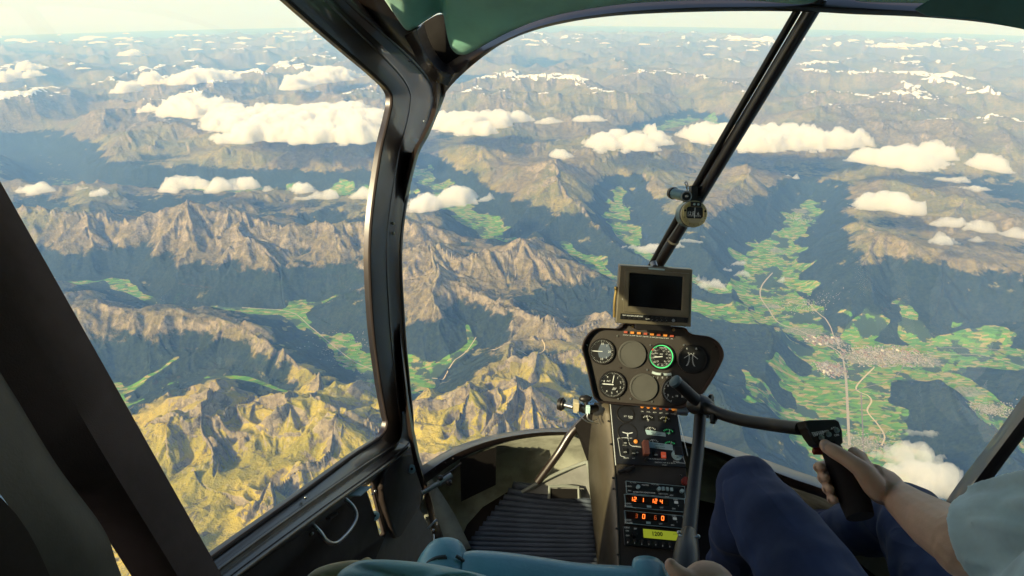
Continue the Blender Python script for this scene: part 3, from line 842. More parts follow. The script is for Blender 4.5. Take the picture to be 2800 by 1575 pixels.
def text_into(mb, txt, org, X, Y, size, off=0.0005, align='CENTER', bold=0.0):
    """flat lettering: glyphs as faces in the plane of X,Y"""
    cu = bpy.data.curves.new('lettering', 'FONT'); cu.body = txt; cu.size = size; cu.align_x = align; cu.align_y = 'CENTER'; cu.offset = bold; cu.resolution_u = 2
    ob = bpy.data.objects.new('lettering', cu)
    me = bpy.data.meshes.new_from_object(ob)
    X = Vector(X).normalized(); Y = Vector(Y).normalized(); Z = X.cross(Y)
    V = [Vector(org) + X * v.co.x + Y * v.co.y + Z * off for v in me.vertices]
    mb.add(V, [tuple(p.vertices) for p in me.polygons])
    bpy.data.objects.remove(ob); bpy.data.curves.remove(cu); bpy.data.meshes.remove(me)

def empty(name, loc=(0, 0, 0)):
    o = bpy.data.objects.new(name, None); COL.objects.link(o); o.location = (0, 0, 0); o.empty_display_size = .05
    return o

# ------------------------------------------------------------------ cabin materials
def pmat(name, col, rough=.5, spec=.5, metal=0., var=.25, nscale=9, bump=0., bscale=200, coat=0., col2=None, sheen=0.):
    g = NT(name); o = g.obj()
    c2 = col2 or tuple(c * (1 - var) for c in col)
    f = g.noise(o, nscale, 5, .6)
    g.l.new(g.mix(g.ss(f, .35, .65), (*c2, 1), (*col, 1)), g.b.inputs['Base Color'])
    g.l.new(g.math('ADD', rough - .08, g.math('MULTIPLY', g.noise(o, nscale * 3, 4, .6), .16)), g.b.inputs['Roughness'])
    g.b.inputs['Specular IOR Level'].default_value = spec; g.b.inputs['Metallic'].default_value = metal
    g.b.inputs['Coat Weight'].default_value = coat
    if sheen: g.b.inputs['Sheen Weight'].default_value = sheen
    if bump:
        b = g.n.new('ShaderNodeBump'); b.inputs['Strength'].default_value = bump; b.inputs['Distance'].default_value = .001
        g.l.new(g.noise(o, bscale, 3, .6), b.inputs['Height']); g.l.new(b.outputs[0], g.b.inputs['Normal'])
    return g.m
def emat(name, col, strength, base=(.02, .02, .02)):
    g = NT(name); g.b.inputs['Base Color'].default_value = (*base, 1); g.b.inputs['Emission Color'].default_value = (*col, 1); g.b.inputs['Emission Strength'].default_value = strength
    return g.m
M_frame = pmat('dark_glossy_frame', (.022, .015, .013), .34, .9, var=.35, nscale=5, bump=.10, bscale=90, coat=.6)
def wear(m, thr=.69, col=(.16, .12, .07)):
    t = m.node_tree; g = NT.__new__(NT); g.m = m; g.t = t; g.n = t.nodes; g.l = t.links; g.b = g.n['Principled BSDF']
    src = g.b.inputs['Base Color'].links[0].from_socket; o = g.obj()
    sc_ = g.ss(g.noise(o, 70, 6, .75, .6), thr, thr + .03)
    g.l.new(g.mix(g.math('MULTIPLY', sc_, g.ss(g.noise(o, 6, 2, .5), .42, .6)), src, (*col, 1)), g.b.inputs['Base Color'])
wear(M_frame, .66)
M_recess = pmat('black_recess', (.010, .009, .009), .75, .15)  # near-black; also carries the shade of the recess and vent opening
M_stick = pmat('black_stick_paint', (.013, .012, .012), .42, .4)
M_dark = pmat('dark_trim', (.030, .022, .020), .7, .25, bump=.3, bscale=400)
M_pillar = pmat('pillar_cover', (.115, .080, .076), .9, .2, bump=.5, bscale=600)
M_pillar2 = pmat('pillar_vinyl', (.085, .075, .062), .6, .4, bump=.3, bscale=300)
M_liner = pmat('roof_liner_fabric', (.25, .66, .52), .65, .4, var=.15, bump=.5, bscale=700, sheen=.3)
M_leather = pmat('teal_leather', (.10, .32, .42), .32, .6, var=.18, nscale=7, bump=.45, bscale=160, coat=.15)
M_piping = pmat('dark_piping', (.02, .05, .06), .5)
M_shell = pmat('grey_felt', (.36, .38, .32), .9, .15, var=.35, nscale=12, bump=.6, bscale=500)
M_mat = pmat('ribbed_rubber', (.10, .125, .17), .42, .4, bump=.2)
M_black = pmat('black_plastic', (.014, .013, .013), .38, .5, bump=.15, bscale=500)
M_rough = pmat('rough_black_grip', (.020, .014, .016), .8, .3, bump=.8, bscale=900)
M_panel = pmat('panel_paint', (.030, .027, .024), .6, .4, bump=.25, bscale=700)
M_cons = pmat('console_olive_metal', (.12, .105, .075), .42, .5, metal=.35, var=.3, nscale=6)
M_steel = pmat('brushed_steel', (.45, .48, .48), .3, .5, metal=.9)
M_tealw = pmat('pale_plastic_washer', (.60, .88, .86), .4)
M_brass = pmat('brass', (.5, .38, .15), .3, metal=.9)
M_beige = pmat('beige_clamp', (.42, .38, .25), .5)
M_blank = pmat('blank_cover', (.055, .058, .052), .6, bump=.4, bscale=900)
M_dial = pmat('dial_black', (.010, .011, .012), .35)
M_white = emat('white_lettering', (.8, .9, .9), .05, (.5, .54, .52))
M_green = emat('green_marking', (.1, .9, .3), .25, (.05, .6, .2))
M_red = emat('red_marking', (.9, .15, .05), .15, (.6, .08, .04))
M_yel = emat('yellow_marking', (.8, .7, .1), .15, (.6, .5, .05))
M_amber = emat('amber_lamp', (1., .33, .04), .28, (.4, .14, .02))
M_amberd = emat('dim_red_lamp', (.9, .15, .03), .10, (.25, .05, .03))
M_lcd = emat('amber_digits', (1., .16, .02), 2.2)
M_lcdg = emat('green_lcd', (.35, .42, .02), .35, (.2, .22, .03))
M_chrome = pmat('monitor_housing', (.17, .155, .11), .32, .5, metal=.3)
M_screen = pmat('black_screen', (.002, .002, .002), .15, .3, var=0)
M_label = pmat('silver_label', (.34, .50, .54), .4, metal=.1)
M_olive = pmat('compass_enamel', (.50, .45, .23), .3, .5, metal=.35)
M_tealm = pmat('compass_body', (.10, .20, .22), .3, .5, metal=.4)
def glass_mat():
    g = NT('clear_acrylic'); g.n.remove(g.b)
    t = g.n.new('ShaderNodeBsdfTransparent'); t.inputs[0].default_value = (.97, .98, .97, 1)
    s = g.n.new('ShaderNodeBsdfGlossy'); s.inputs['Roughness'].default_value = .02
    m = g.n.new('ShaderNodeMixShader'); m.inputs[0].default_value = .045
    g.l.new(t.outputs[0], m.inputs[1]); g.l.new(s.outputs[0], m.inputs[2]); g.l.new(m.outputs[0], g.out.inputs[0])
    return g.m
M_glass = glass_mat()
FLOOR_Z = -1.62
def FL(u, v, dz=0.0):
    d = Vector(ray(u, v)); return d * ((FLOOR_Z + dz) / d.z)
def LW(u, v, off=0.0):
    """left side wall: a vertical plane that tapers towards the nose"""
    d = Vector(ray(u, v)); t = .73 / (.218 * d.y - d.x); p = d * t
    return p + Vector((1, -.218, 0)).normalized() * off
# ================================================================== HELICOPTER SHELL
heli = empty('helicopter_cabin')
tag(heli, 'dark framed helicopter cabin seen from inside, with green roof lining and clear bubble windscreen', 'helicopter')
# ---- left door: frame, lower panel, handle, pane
A = [(600,-110),(714,0),(850,118),(935,190),(972,228),(978,258),(970,300),(948,400),(924,600),(930,800),(948,950),(963,1035),(968,1065),(952,1098),(882,1145),(746,1244),(520,1404),(400,1495)]
B = [(690,-110),(790,0),(915,118),(985,190),(1008,232),(1008,265),(1000,310),(977,400),(950,600),(957,800),(973,950),(985,1035),(990,1075),(975,1112),(895,1165),(756,1258),(530,1416),(415,1510)]
C = [(740,-110),(834,0),(970,118),(1040,190),(1058,235),(1055,270),(1040,325),(1008,405),(975,600),(982,800),(996,950),(1006,1040),(1006,1090),(990,1125),(905,1188),(768,1282),(545,1440),(430,1530)]
D = [(790,-110),(880,0),(1000,110),(1065,185),(1082,235),(1078,275),(1062,330),(1026,410),(990,600),(995,800),(1010,950),(1020,1045),(1022,1105),(1000,1140),(925,1205),(800,1300),(600,1430),(500,1520)]
f = MB(); 
rails = [[LW(*p, -.01) for p in A], [LW(*p, .004) for p in A], [LW(*p, .030) for p in B], [LW(*((np.array(b) * .45 + np.array(c) * .55)), .022) for b, c in zip(B, C)], [LW(*p, .046) for p in C], [LW(*((np.array(b) * .4 + np.array(c) * .6)), .032) for b, c in zip(C, D)], [LW(*p, .020) for p in D], [LW(*p, -.02) for p in D]]
f.loft(rails, 8)
door = f.build('left_door', M_frame, heli, autosm=60)
tag(door)
for rl, rr_ in ((C, .0075), (B, .005)):
    bd_ = MB(); bd_.tube([LW(*p, .040 if rl is C else .026) for p in rl], rr_, 12, 7); bd_.build('highlight_bead', M_frame, door, autosm=0)  # tubes added along the frame to catch thin sky highlights
# seal strip along the window edge
s_ = MB(); s_.tube([LW(*p, .008) for p in A], .0045, 8, 6); s_.build('window_seal', M_dark, door)
# lower door skin with the slot that shows the land, built around a hole
from mathutils.geometry import tessellate_polygon
outer = [LW(*p, .012) for p in [(1020,1100),(1000,1138),(925,1203),(800,1298),(600,1428),(400,1560),(330,1800),(700,1900),(1100,1700),(1110,1450),(1085,1330),(1060,1240),(1040,1160)]]
slot = [LW(*p, .012) for p in [(903,1223),(926,1203),(932,1240),(945,1290),(957,1338),(952,1348),(940,1347),(925,1290)]]
tri = tessellate_polygon([outer, slot]); allv = outer + slot
p_ = MB(); p_.add(allv, [tuple(t) for t in tri]); p_.build('door_panel', M_dark, door, solid=.018, soff=0)
sl = MB(); sl.tube(slot + [slot[0]], .004, 6, 2); sl.build('slot_trim', M_dark, door)
w = MB(); c = LW(929, 1295, .018); n = Vector((1, -.218, 0)).normalized(); nn = (-c).normalized()
w.cyl(c - nn * .004, c + nn * .006, .0145, 20); w.build('round_washer', M_tealw, door)
w = MB(); w.cyl(c + nn * .006, c + nn * .009, .004, 12); w.build('screw', M_black, door)
# latch cover
lc = [(975,1146),(950,1165),(936,1192),(931,1223),(936,1255),(945,1285),(957,1322),(970,1350),(982,1346),(1000,1318),(1024,1280),(1040,1240),(1046,1190),(1030,1140),(1000,1136)]
m = MB(); m.slab([LW(*p, .040) for p in lc], (1, -.218, 0), .03, .006); m.build('latch_cover', M_dark, door, bevel=.003)
w = MB(); c = LW(1004, 1175, .045); w.cyl(c, c + nn * .009, .0145, 22); w.build('round_washer', M_tealw, door)
w = MB(); w.cyl(c + nn * .009, c + nn * .012, .0045, 12); w.build('screw', M_black, door)
h = MB(); h.tube([LW(836,1240,.02), LW(837,1262,.055), LW(835,1285,.07), LW(820,1310,.075), LW(795,1338,.075), LW(777,1354,.07), LW(765,1350,.06), LW(762,1330,.045), LW(764,1308,.015)], .0048, 12, 6); h.build('grab_handle', M_steel, door)
for q in [(764,1308),(762,1338),(925,1232),(918,1240),(745,1248)]:
    k = MB(); k.ball(LW(*q, .024), .004); k.build('screw', M_steel, door)
k = MB(); k.box(LW(862,1228,.05), Vector((.018, 0, 0)), (LW(885,1211,.05) - LW(845,1240,.05)) * .4, Vector((0, 0, .0015))); k.build('window_catch', M_label, door)
k = MB(); k.box(LW(790,1290,.048), Vector((.006, 0, 0)), (LW(800,1283,.05) - LW(778,1298,.05)) * .45, Vector((0, 0, .004))); k.build('window_catch', M_black, door)
for q in [(962,560),(963,585)]:
    k = MB(); k.ball(LW(*q, .032), .0055); k.build('screw', M_beige, door)
g_ = MB(); gp = [LW(*p, 0) for p in [(600,-110),(714,0),(850,118),(972,232),(970,300),(948,400),(924,600),(930,800),(948,950),(966,1060),(882,1145),(746,1244),(520,1404),(400,1495),(-100,1300),(-300,700),(-200,0),(100,-110)]]
g_.add(gp, [tuple(range(len(gp)))]); g_.build('door_window', M_glass, door, smooth=False)

# ---- windscreen frame: post right of the door, top bow, lower rim
post = [
 [(790,-60),(985,100),(1065,178),(1090,232),(1082,290),(1060,340),(1028,410),(990,600),(996,800),(1012,950),(1022,1050),(1030,1110),(1045,1180),(1070,1260),(1100,1400)],
 [(900,-60),(1030,110),(1090,182),(1108,225),(1094,290),(1070,340),(1040,410),(1002,600),(1004,800),(1018,950),(1030,1050),(1040,1110),(1058,1180),(1085,1260),(1125,1400)],
 [(1010,-60),(1075,125),(1118,192),(1122,232),(1100,290),(1079,340),(1047,410),(1010,600),(1010,800),(1022,950),(1036,1050),(1048,1110),(1062,1175),(1095,1260),(1140,1400)]]
dd = [1.42,1.56,1.64,1.68,1.72,1.75,1.78,1.84,1.88,1.92,1.95,1.96,1.97,1.97,1.9]
f = MB(); f.loft([[W(*p, d + .05) for p, d in zip(post[0], dd)], [W(*p, d - .012) for p, d in zip(post[0], dd)], [W(*p, d - .03) for p, d in zip(post[1], dd)], [W(*p, d - .01) for p, d in zip(post[2], dd)], [W(*p, d + .06) for p, d in zip(post[2], dd)]], 6)
f.build('windscreen_post', M_frame, heli, autosm=60)
for q in [(1067,305),(1100,205),(1030,155)]:
    k = MB(); k.ball(W(*q, 1.64), .0032); k.build('screw', M_steel, heli)
# curved gusset between post and roof
f = MB(); f.loft([[W(1020,88,1.5), W(1040,120,1.53), W(1060,160,1.55), W(1090,195,1.58), W(1125,212,1.6)], [W(1045,70,1.47), W(1058,110,1.5), W(1078,148,1.52), W(1105,178,1.55), W(1140,188,1.58)], [W(1060,60,1.56), W(1075,105,1.58), W(1095,140,1.6), W(1118,165,1.62), W(1150,172,1.64)]], 6)
f.build('gusset', M_frame, heli, solid=.006)
f = MB(); f.loft([[W(1030,80,1.62), W(1060,60,1.62), W(1110,35,1.6), W(1150,60,1.6)], [W(1090,200,1.7), W(1120,205,1.7), W(1150,195,1.7), W(1185,160,1.66)]], 6)
f.build('recess', M_recess, heli, solid=.01)  # near-black sheet: the shade of the recess is put into its colour
# top bow: opening edge and lining edge
bow_o = [(1110,250),(1135,215),(1184,168),(1240,125),(1288,98),(1350,75),(1420,58),(1500,45),(1600,36),(1750,30),(1900,28),(2040,30),(2150,36),(2300,42),(2450,54),(2576,74),(2750,115),(3000,200)]
bow_i = [(1095,200),(1120,178),(1176,143),(1235,112),(1288,86),(1350,62),(1420,44),(1500,30),(1600,18),(1750,8),(1900,6),(2040,2),(2150,4),(2300,14),(2450,26),(2576,45),(2750,85),(3000,170)]
bd = [1.68,1.63,1.55,1.48,1.44,1.41,1.38,1.36,1.34,1.33,1.32,1.30,1.28,1.25,1.20,1.14,1.05,.95]
f = MB(); f.loft([[W(*p, d + .06) for p, d in zip(bow_o, bd)], [W(*p, d) for p, d in zip(bow_o, bd)], [W(*p, d - .012) for p, d in zip([((a[0] + b[0]) / 2, (a[1] + b[1]) / 2) for a, b in zip(bow_o, bow_i)], bd)], [W(*p, d) for p, d in zip(bow_i, bd)], [W(p[0], p[1] - 14, d + .02) for p, d in zip(bow_i, bd)]], 6)
f.build('roof_bow', M_frame, heli, autosm=60)
# roof lining
fr = [(955,-10,1.40),(990,40,1.45),(1025,84,1.49),(1060,66,1.50),(1085,50,1.50),(1112,38,1.50),(1122,80,1.52),(1130,118,1.54),(1145,139,1.55),(1164,144,1.545),(1184,139,1.53),(1240,108,1.47),(1288,84,1.43),(1350,59,1.395),(1420,40,1.37),(1500,26,1.35),(1600,14,1.33),(1750,7,1.315),(1900,8,1.31),(2000,17,1.30),(2045,14,1.295),(2085,-2,1.29),(2130,-2,1.28),(2170,11,1.27),(2300,14,1.24),(2450,20,1.19),(2576,38,1.13),(2750,75,1.04),(3000,150,.94)]
r0 = [W(*p) for p in fr]
r1 = [W(p[0] * .97 + 30, p[1] - 24, p[2] - .05) for p in fr]
r2 = [W(p[0] * .95 + 60, p[1] * .6 - 75, p[2] - .14) for p in fr]
r3 = [Vector((q.x * 1.05, q.y * .72, .065 + .03 * math.sin(i / 28 * 3.14))) for i, q in enumerate(r2)]
r4 = [Vector((-.62 + 2.4 * i / 28, .35, .15)) for i in range(29)]
r5 = [Vector((-.72 + 2.6 * i / 28, -.25, .17)) for i in range(29)]
r6 = [Vector((-.72 + 2.6 * i / 28, -.9, .12)) for i in range(29)]
f = MB(); f.loft([r0, r1, r2, r3, r4, r5, r6], 3)
lin = f.build('roof_lining', M_liner, heli, autosm=0, solid=.012, soff=1, sub=1)
# thin teal panel at the top right
f = MB(); f.slab([W(2298,24,1.10), W(2345,-5,1.08), W(2500,-80,1.0), W(3000,60,.85), W(2900,170,.85), W(2576,74,1.0), W(2458,51,1.04), W(2330,40,1.09)], -Vector(ray(2450, 20)), .012)
f.build('roof_edge_panel', pmat('teal_vinyl', (.07, .22, .24), .45), heli, bevel=.004)
# outer roof, rear wall, right side and rear left side: they keep the sun off the front seats
f = MB(); f.box((.58, -.05, .235), (1.3, 0, 0), (0, .95, 0), (0, 0, .02)); f.build('roof_panel', M_dark, heli)
f = MB(); f.box((.58, -.95, -.7), (1.3, 0, 0), (0, .02, 0), (0, 0, .93)); f.build('rear_bulkhead', M_dark, heli)

f = MB(); f.box((-.74, -.45, -1.2), (.012, 0, 0), (0, .5, 0), (0, 0, .43)); f.build('rear_door_skin', M_dark, heli)
f = MB(); f.box((1.72, -.1, -1.2), (.012, 0, 0), (0, .85, 0), (0, 0, .43)); f.build('right_door_skin', M_dark, heli)
f = MB(); f.box((-.765, -.24, -.3), (.012, 0, 0), (0, .70, 0), (0, 0, .52)); f.build('rear_sun_blocker', M_dark, heli)  # added out of view, closes the rear window side against the sun
f = MB(); f.box((-.74, .78, .13), (.012, 0, 0), (0, .31, 0), (0, 0, .10)); f.build('side_sun_blocker', M_dark, heli)  # unseen strip added under the roof to block sun through the side gap
# ---- centre strut of the windscreen
a, b = W(2046,20,1.31), W(1653,672,1.86)
f = MB(); f.tube([a + (a - b) * .03, a.lerp(b, .33), a.lerp(b, .66), b], .0165, 20, 3); st = f.build('windscreen_strut', M_frame, heli)
dl = Vector((-1, 0, 0)) * .027 + Vector((0, .015, -.006))
f = MB(); f.tube([a + dl, a.lerp(b, .5) + dl * .95, b + dl * .75], [.0085, .009, .008], 12, 3); f.build('strut_channel', M_black, st)
f = MB(); f.tube([a.lerp(b, t) + Vector((-.016 - .006 * math.sin(t * 9), -.012, .002 * math.sin(t * 30))) for t in np.linspace(.7, .99, 8)], .0016, 6, 3); f.build('cable', M_steel, st)
for t in (.86,):
    f = MB(); c = a.lerp(b, t); dn = (b - a).normalized(); f.tube([c - dn * .003, c + dn * .003], .0182, 20, 1); f.build('cable_tie', M_beige, st)
# ---- lower rim of the windscreen
rim_u = [(1058,1174,1.96),(1109,1142,2.0),(1163,1117,2.03),(1244,1093,2.07),(1352,1078,2.1),(1440,1076,2.12),(1600,1075,2.12),(1770,1108,2.08),(1900,1148,1.98),(1997,1182,1.88),(2082,1212,1.78),(2200,1270,1.62),(2330,1360,1.4)]
rim_l = [(1070,1216,1.94),(1136,1166,1.97),(1190,1138,2.0),(1265,1112,2.04),(1352,1097,2.07),(1445,1094,2.09),(1600,1098,2.09),(1770,1138,2.05),(1880,1180,1.95),(1990,1224,1.85),(2085,1258,1.75),(2200,1325,1.6),(2320,1420,1.4)]
f = MB(); f.loft([[W(u, v, d + .05) for u, v, d in rim_u], [W(*p) for p in rim_u], [W((a_[0] + b_[0]) / 2, (a_[1] + b_[1]) / 2 + 1, (a_[2] + b_[2]) / 2 - .03) for a_, b_ in zip(rim_u, rim_l)], [W((a_[0] + 2 * b_[0]) / 3, (a_[1] + 2 * b_[1]) / 3, b_[2] - .012) for a_, b_ in zip(rim_u, rim_l)], [W(*p) for p in rim_l], [W(u, v + 4, d + .03) for u, v, d in rim_l]], 6)
rim = f.build('windscreen_rim', M_frame, heli, autosm=60)
for u, v in [(1095,1178),(1140,1152),(1120,1163),(2070,1226)]:
    k = MB(); k.ball(W(u, v + 2, 1.94 if u < 2000 else 1.74), .0035); k.build('screw', M_dark, rim)
# ---- grey inner shell of the nose
top = [W(u, v + 2, d + .01) for u, v, d in rim_l]
bot = [FL(1150,1392), FL(1175,1330), FL(1215,1285), FL(1275,1248), FL(1360,1232), FL(1450,1230), FL(1600,1232), FL(1790,1275), FL(1880,1300), FL(1960,1330), FL(2040,1370), FL(2150,1420), FL(2250,1500)]
fl = [Vector((-.73, -.95, FLOOR_Z - .002)), Vector((-.73, .4, FLOOR_Z - .002)), Vector((-.45, 1.15, FLOOR_Z - .002))] + [Vector((b_.x, b_.y, FLOOR_Z - .002)) for b_ in bot] + [Vector((1.5, 1.1, FLOOR_Z - .002)), Vector((1.72, .5, FLOOR_Z - .002)), Vector((1.72, -.95, FLOOR_Z - .002))]
f = MB(); f.add(fl, [tuple(t) for t in tessellate_polygon([fl])]); f.build('floor', M_dark, heli, solid=.02, smooth=False)
mid = [t.lerp(b_, .5) + (t.lerp(b_, .5) - Vector((.35, .9, -1.45))).normalized() * .10 + Vector((0, 0, -.02)) for t, b_ in zip(top, bot)]
mid2 = [t.lerp(b_, .8) + (t.lerp(b_, .8) - Vector((.35, .9, -1.45))).normalized() * .08 + Vector((0, 0, -.025)) for t, b_ in zip(top, bot)]
f = MB(); f.loft([top, mid, mid2, [b_ + Vector((0, 0, -.004)) for b_ in bot]], 5)
shell = f.build('nose_shell', M_shell, heli, autosm=0, solid=.01, soff=1)
# left part of the shell beside the seat
f = MB(); f.loft([[W(1072,1215,1.94), W(1085,1260,1.93), W(1100,1320,1.92), W(1130,1400,1.88)], [W(1085,1205,1.95), W(1120,1260,1.96), W(1150,1310,1.95), W(1185,1380,1.9)]], 4); f.build('kick_panel', M_shell, heli, solid=.006)
# dark map pocket
f = MB(); f.slab([W(1157,1156,1.985), W(1249,1124,2.04), W(1247,1220,2.03), W(1160,1262,1.97)], -Vector(ray(1200, 1190)), .008); f.build('map_pocket', M_recess, heli, smooth=False)
# brace from the rim to the floor, bracket at its head
f = MB(); f.tube([W(1496,1030,2.02), W(1440,1086,2.06), W(1405,1140,2.06), W(1352,1212,2.08)], [.010, .014, .014, .013], 12, 4); f.build('nose_brace', M_frame, heli)
f = MB(); f.slab([W(1446,1072,2.0), W(1500,1015,1.98), W(1506,1180,2.0), W(1478,1162,2.05)], -Vector(ray(1480, 1100)), .02); f.build('bracket_plate', M_recess, heli, smooth=False)
# floor duct with pale piping and a vent
pd = [W(1313,1238,2.10), W(1360,1212,2.09), W(1420,1183,2.08), W(1470,1164,2.06), W(1478,1166,2.05), W(1484,1200,2.06), W(1489,1254,2.08)]
f = MB(); f.slab(pd, -Vector(ray(1420, 1210)), .04); du = f.build('heater_duct', pmat('duct_felt', (.24, .25, .24), .9), heli, smooth=False)
f = MB(); f.tube([q * .995 for q in pd], .006, 8, 3); f.build('piping', pmat('pale_piping', (.24, .27, .24), .6), du)
f = MB(); f.tube([W(1381,1254,2.04), W(1382,1224,2.05), W(1420,1222,2.05), W(1455,1226,2.05), W(1457,1254,2.04)], .0055, 6, 1); f.build('vent_frame', pmat('pale_vent', (.26, .29, .26), .6), du)
f = MB(); f.slab([W(1384,1254,2.045), W(1385,1229,2.05), W(1453,1231,2.05), W(1455,1254,2.045)], -Vector(ray(1420, 1230)), .005); f.build('vent_shade', M_recess, du)  # black sheet stands for the shade inside the vent opening
# gas strut and lever at the foot of the post
f = MB(); f.cyl(W(1062,1240,1.86), W(1104,1216,1.88), .0075, 12); f.cyl(W(1104,1216,1.88), W(1136,1196,1.9), .0105, 12); gs = f.build('gas_spring', M_steel, heli)
f = MB(); f.tube([W(1100,1205,1.88), W(1128,1190,1.9), W(1160,1165,1.93)], .0028, 8, 3); f.ball(W(1130,1214,1.88), .010); f.ball(W(1108,1202,1.88), .009); f.build('pull_lever', M_black, gs)
f = MB(); f.tube([W(1076,1330,1.75), W(1098,1308,1.76), W(1100,1320,1.76)], .003, 6, 4); f.cyl(W(1091,1345,1.72), W(1092,1372,1.68), .0025, 8); f.ball(W(1090,1334,1.73), .0045); f.build('seat_belt_anchor', M_steel, heli)
# ---- thick rear door pillar on the left, very near
f = MB()
pr = [W(-90,290,.62), W(0,455,.66), W(180,775,.72), W(360,1095,.78), W(545,1424,.84), W(640,1590,.86)]
pl = [W(-420,420,.55), W(-150,700,.60), W(0,940,.64), (W(138,1170,.70)), W(268,1352,.76), W(400,1560,.80)]
pm = [p.lerp(q, .5) - Vector(ray(200, 900)).normalized() * .03 for p, q in zip(pr, pl)]
bk = Vector(ray(200, 900)).normalized() * .05
f.loft([[p + bk for p in pr], pr, pm, pl, [p + bk for p in pl]], 5); f.build('rear_pillar', M_pillar, heli, autosm=60)
f = MB()
qr = [W(-420,440,.50), W(-150,740,.55), W(0,960,.58), W(138,1185,.62), W(262,1352,.66), W(300,1449,.68), W(340,1560,.69)]
ql = [W(-600,700,.42), W(-300,1000,.46), W(-60,1180,.50), W(40,1300,.54), W(120,1449,.58), W(160,1560,.60), W(200,1650,.6)]
qm = [p.lerp(q, .4) - Vector(ray(200, 1100)).normalized() * .02 for p, q in zip(qr, ql)]
f.loft([[p + bk for p in qr], qr, qm, ql, [p + bk for p in ql]], 5); f.build('rear_door_frame', M_pillar2, heli, autosm=60)
f = MB(); f.loft([[W(-500,900,.40), W(-150,1150,.44), W(20,1290,.47), W(110,1449,.5), (W(150,1560,.52))], [W(-600,1100,.36), W(-300,1400,.4), W(-200,1500,.42), W(-100,1600,.45), W(0,1700,.48)]], 4); f.build('rear_door_lining', M_dark, heli, solid=.01)
# ---- right windscreen post / door frame
f = MB()
a0 = [W(2760,700,1.15), W(2640,900,1.2), (W(2510,1085,1.25)), W(2390,1245,1.28), W(2330,1360,1.3)]
a1 = [W(2800,760,1.12), W(2690,960,1.17), W(2576,1100,1.2), W(2440,1290,1.24), W(2380,1420,1.26)]
f.loft([[p * 1.05 for p in a0], a0, [p.lerp(q, .5) * .98 for p, q in zip(a0, a1)], a1, [p * 1.04 for p in a1]], 5); f.build('right_post', M_frame, heli, autosm=60)
# ---- the bubble panes
tp = [W(u, v, d + .02) for (u, v), d in zip(bow_o, bd)][:-2]
lo = [W(1055,1170,1.99), W(1110,1142,2.03), W(1165,1117,2.06), W(1245,1093,2.1), W(1350,1078,2.13), W(1440,1076,2.14), W(1600,1075,2.15), W(1700,1090,2.13), W(1770,1108,2.1), W(1900,1148,2.0), W(1997,1182,1.9), W(2082,1212,1.8), W(2200,1270,1.64), W(2300,1330,1.45), W(2400,1245,1.33), W(2576,1000,1.25)]
n_ = len(tp); rows = [tp]
for t in (.2, .4, .6, .8):
    rw = []
    for i, (p, q) in enumerate(zip(tp, lo)):
        m_ = p.lerp(q, t); k = math.sin(i / (n_ - 1) * math.pi) ** .5
        rw.append(m_ + Vector((.0, .34, .05)) * math.sin(t * math.pi) * k)
    rows.append(rw)
rows.append(lo)
f = MB(); f.loft(rows, 4); f.build('windscreen_glass', M_glass, heli, autosm=0)

# ================================================================== FLOOR MAT
rn, cn = 230, 14
P = np.zeros((rn, cn, 3))
for i in range(rn):
    t = i / (rn - 1)
    L = FL(1300 - 190 * t ** .9, 1238 + 235 * t); Rr = FL(1488 + 22 * t, 1254 + 215 * t)
    for j in range(cn):
        s = j / (cn - 1); p = L.lerp(Rr, s)
        wave = .5 + .5 * math.cos(t * 19 * 2 * math.pi + 2.2 * (1 - s) ** 2)
        P[i, j] = (p.x, p.y, FLOOR_Z + .012 + .020 * wave + .035 * (1 - t) ** 6 * (1 - s) ** 2)
o = grid_mesh('floor_mat', P, M_mat)
md = o.modifiers.new('solidify', 'SOLIDIFY'); md.thickness = .004; md.offset = 1
tag(o, 'black ribbed rubber mat on the cabin floor left of the console', 'floor mat')
# ================================================================== INSTRUMENT CONSOLE
con = empty('instrument_console')
tag(con, 'black instrument console with round gauges, warning lights and a stack of radios', 'instrument panel')
PN = Plane(W(1640, 920, 1.83), Vector((-.10, -.88, .50)))
pX = (PN.at(1740, 927) - PN.at(1560, 915)).normalized(); pY = PN.n.cross(pX).normalized()
if pY.z < 0: pY = -pY
ol = [(1463,877),(1466,862),(1474,846),(1487,832),(1503,825),(1530,825),(1551,826),(1563,820),(1574,812),(1645,817),(1717,823),(1729,833),(1740,840),(1760,843),(1782,846),(1803,858),(1815,875),(1819,892),(1814,910),(1796,945),(1774,980),(1752,1005),(1730,1019),(1700,1027),(1600,1020),(1515,1013),(1500,1006),(1491,994),(1482,955),(1474,920)]
olp = cr([(*q, 0) for q in ol + [ol[0]]], 3)[:-1, :2]
def scale2(P, k, c=(1640, 918)): return [(c[0] + (p[0] - c[0]) * k, c[1] + (p[1] - c[1]) * k) for p in P]
f = MB(); rims = []
for k, off in ((.985, -.13), (1.0, -.02), (1.0, .012), (.988, .018), (.965, .014), (.955, -.006)):
    rr = [PN.at(*p, off) for p in scale2(olp, k)]; rims.append(rr + [rr[0]])
f.loft(rims, 1); f.build('glare_hood', M_dark, con, autosm=50)
f = MB(); fp = [PN.at(*p, -.004) for p in scale2(olp, .958)]
from mathutils.geometry import tessellate_polygon as _tp
f.add(fp, [tuple(t) for t in _tp([fp])]); face = f.build('panel_face', M_panel, con, smooth=False)
px = 1.83 / FPX
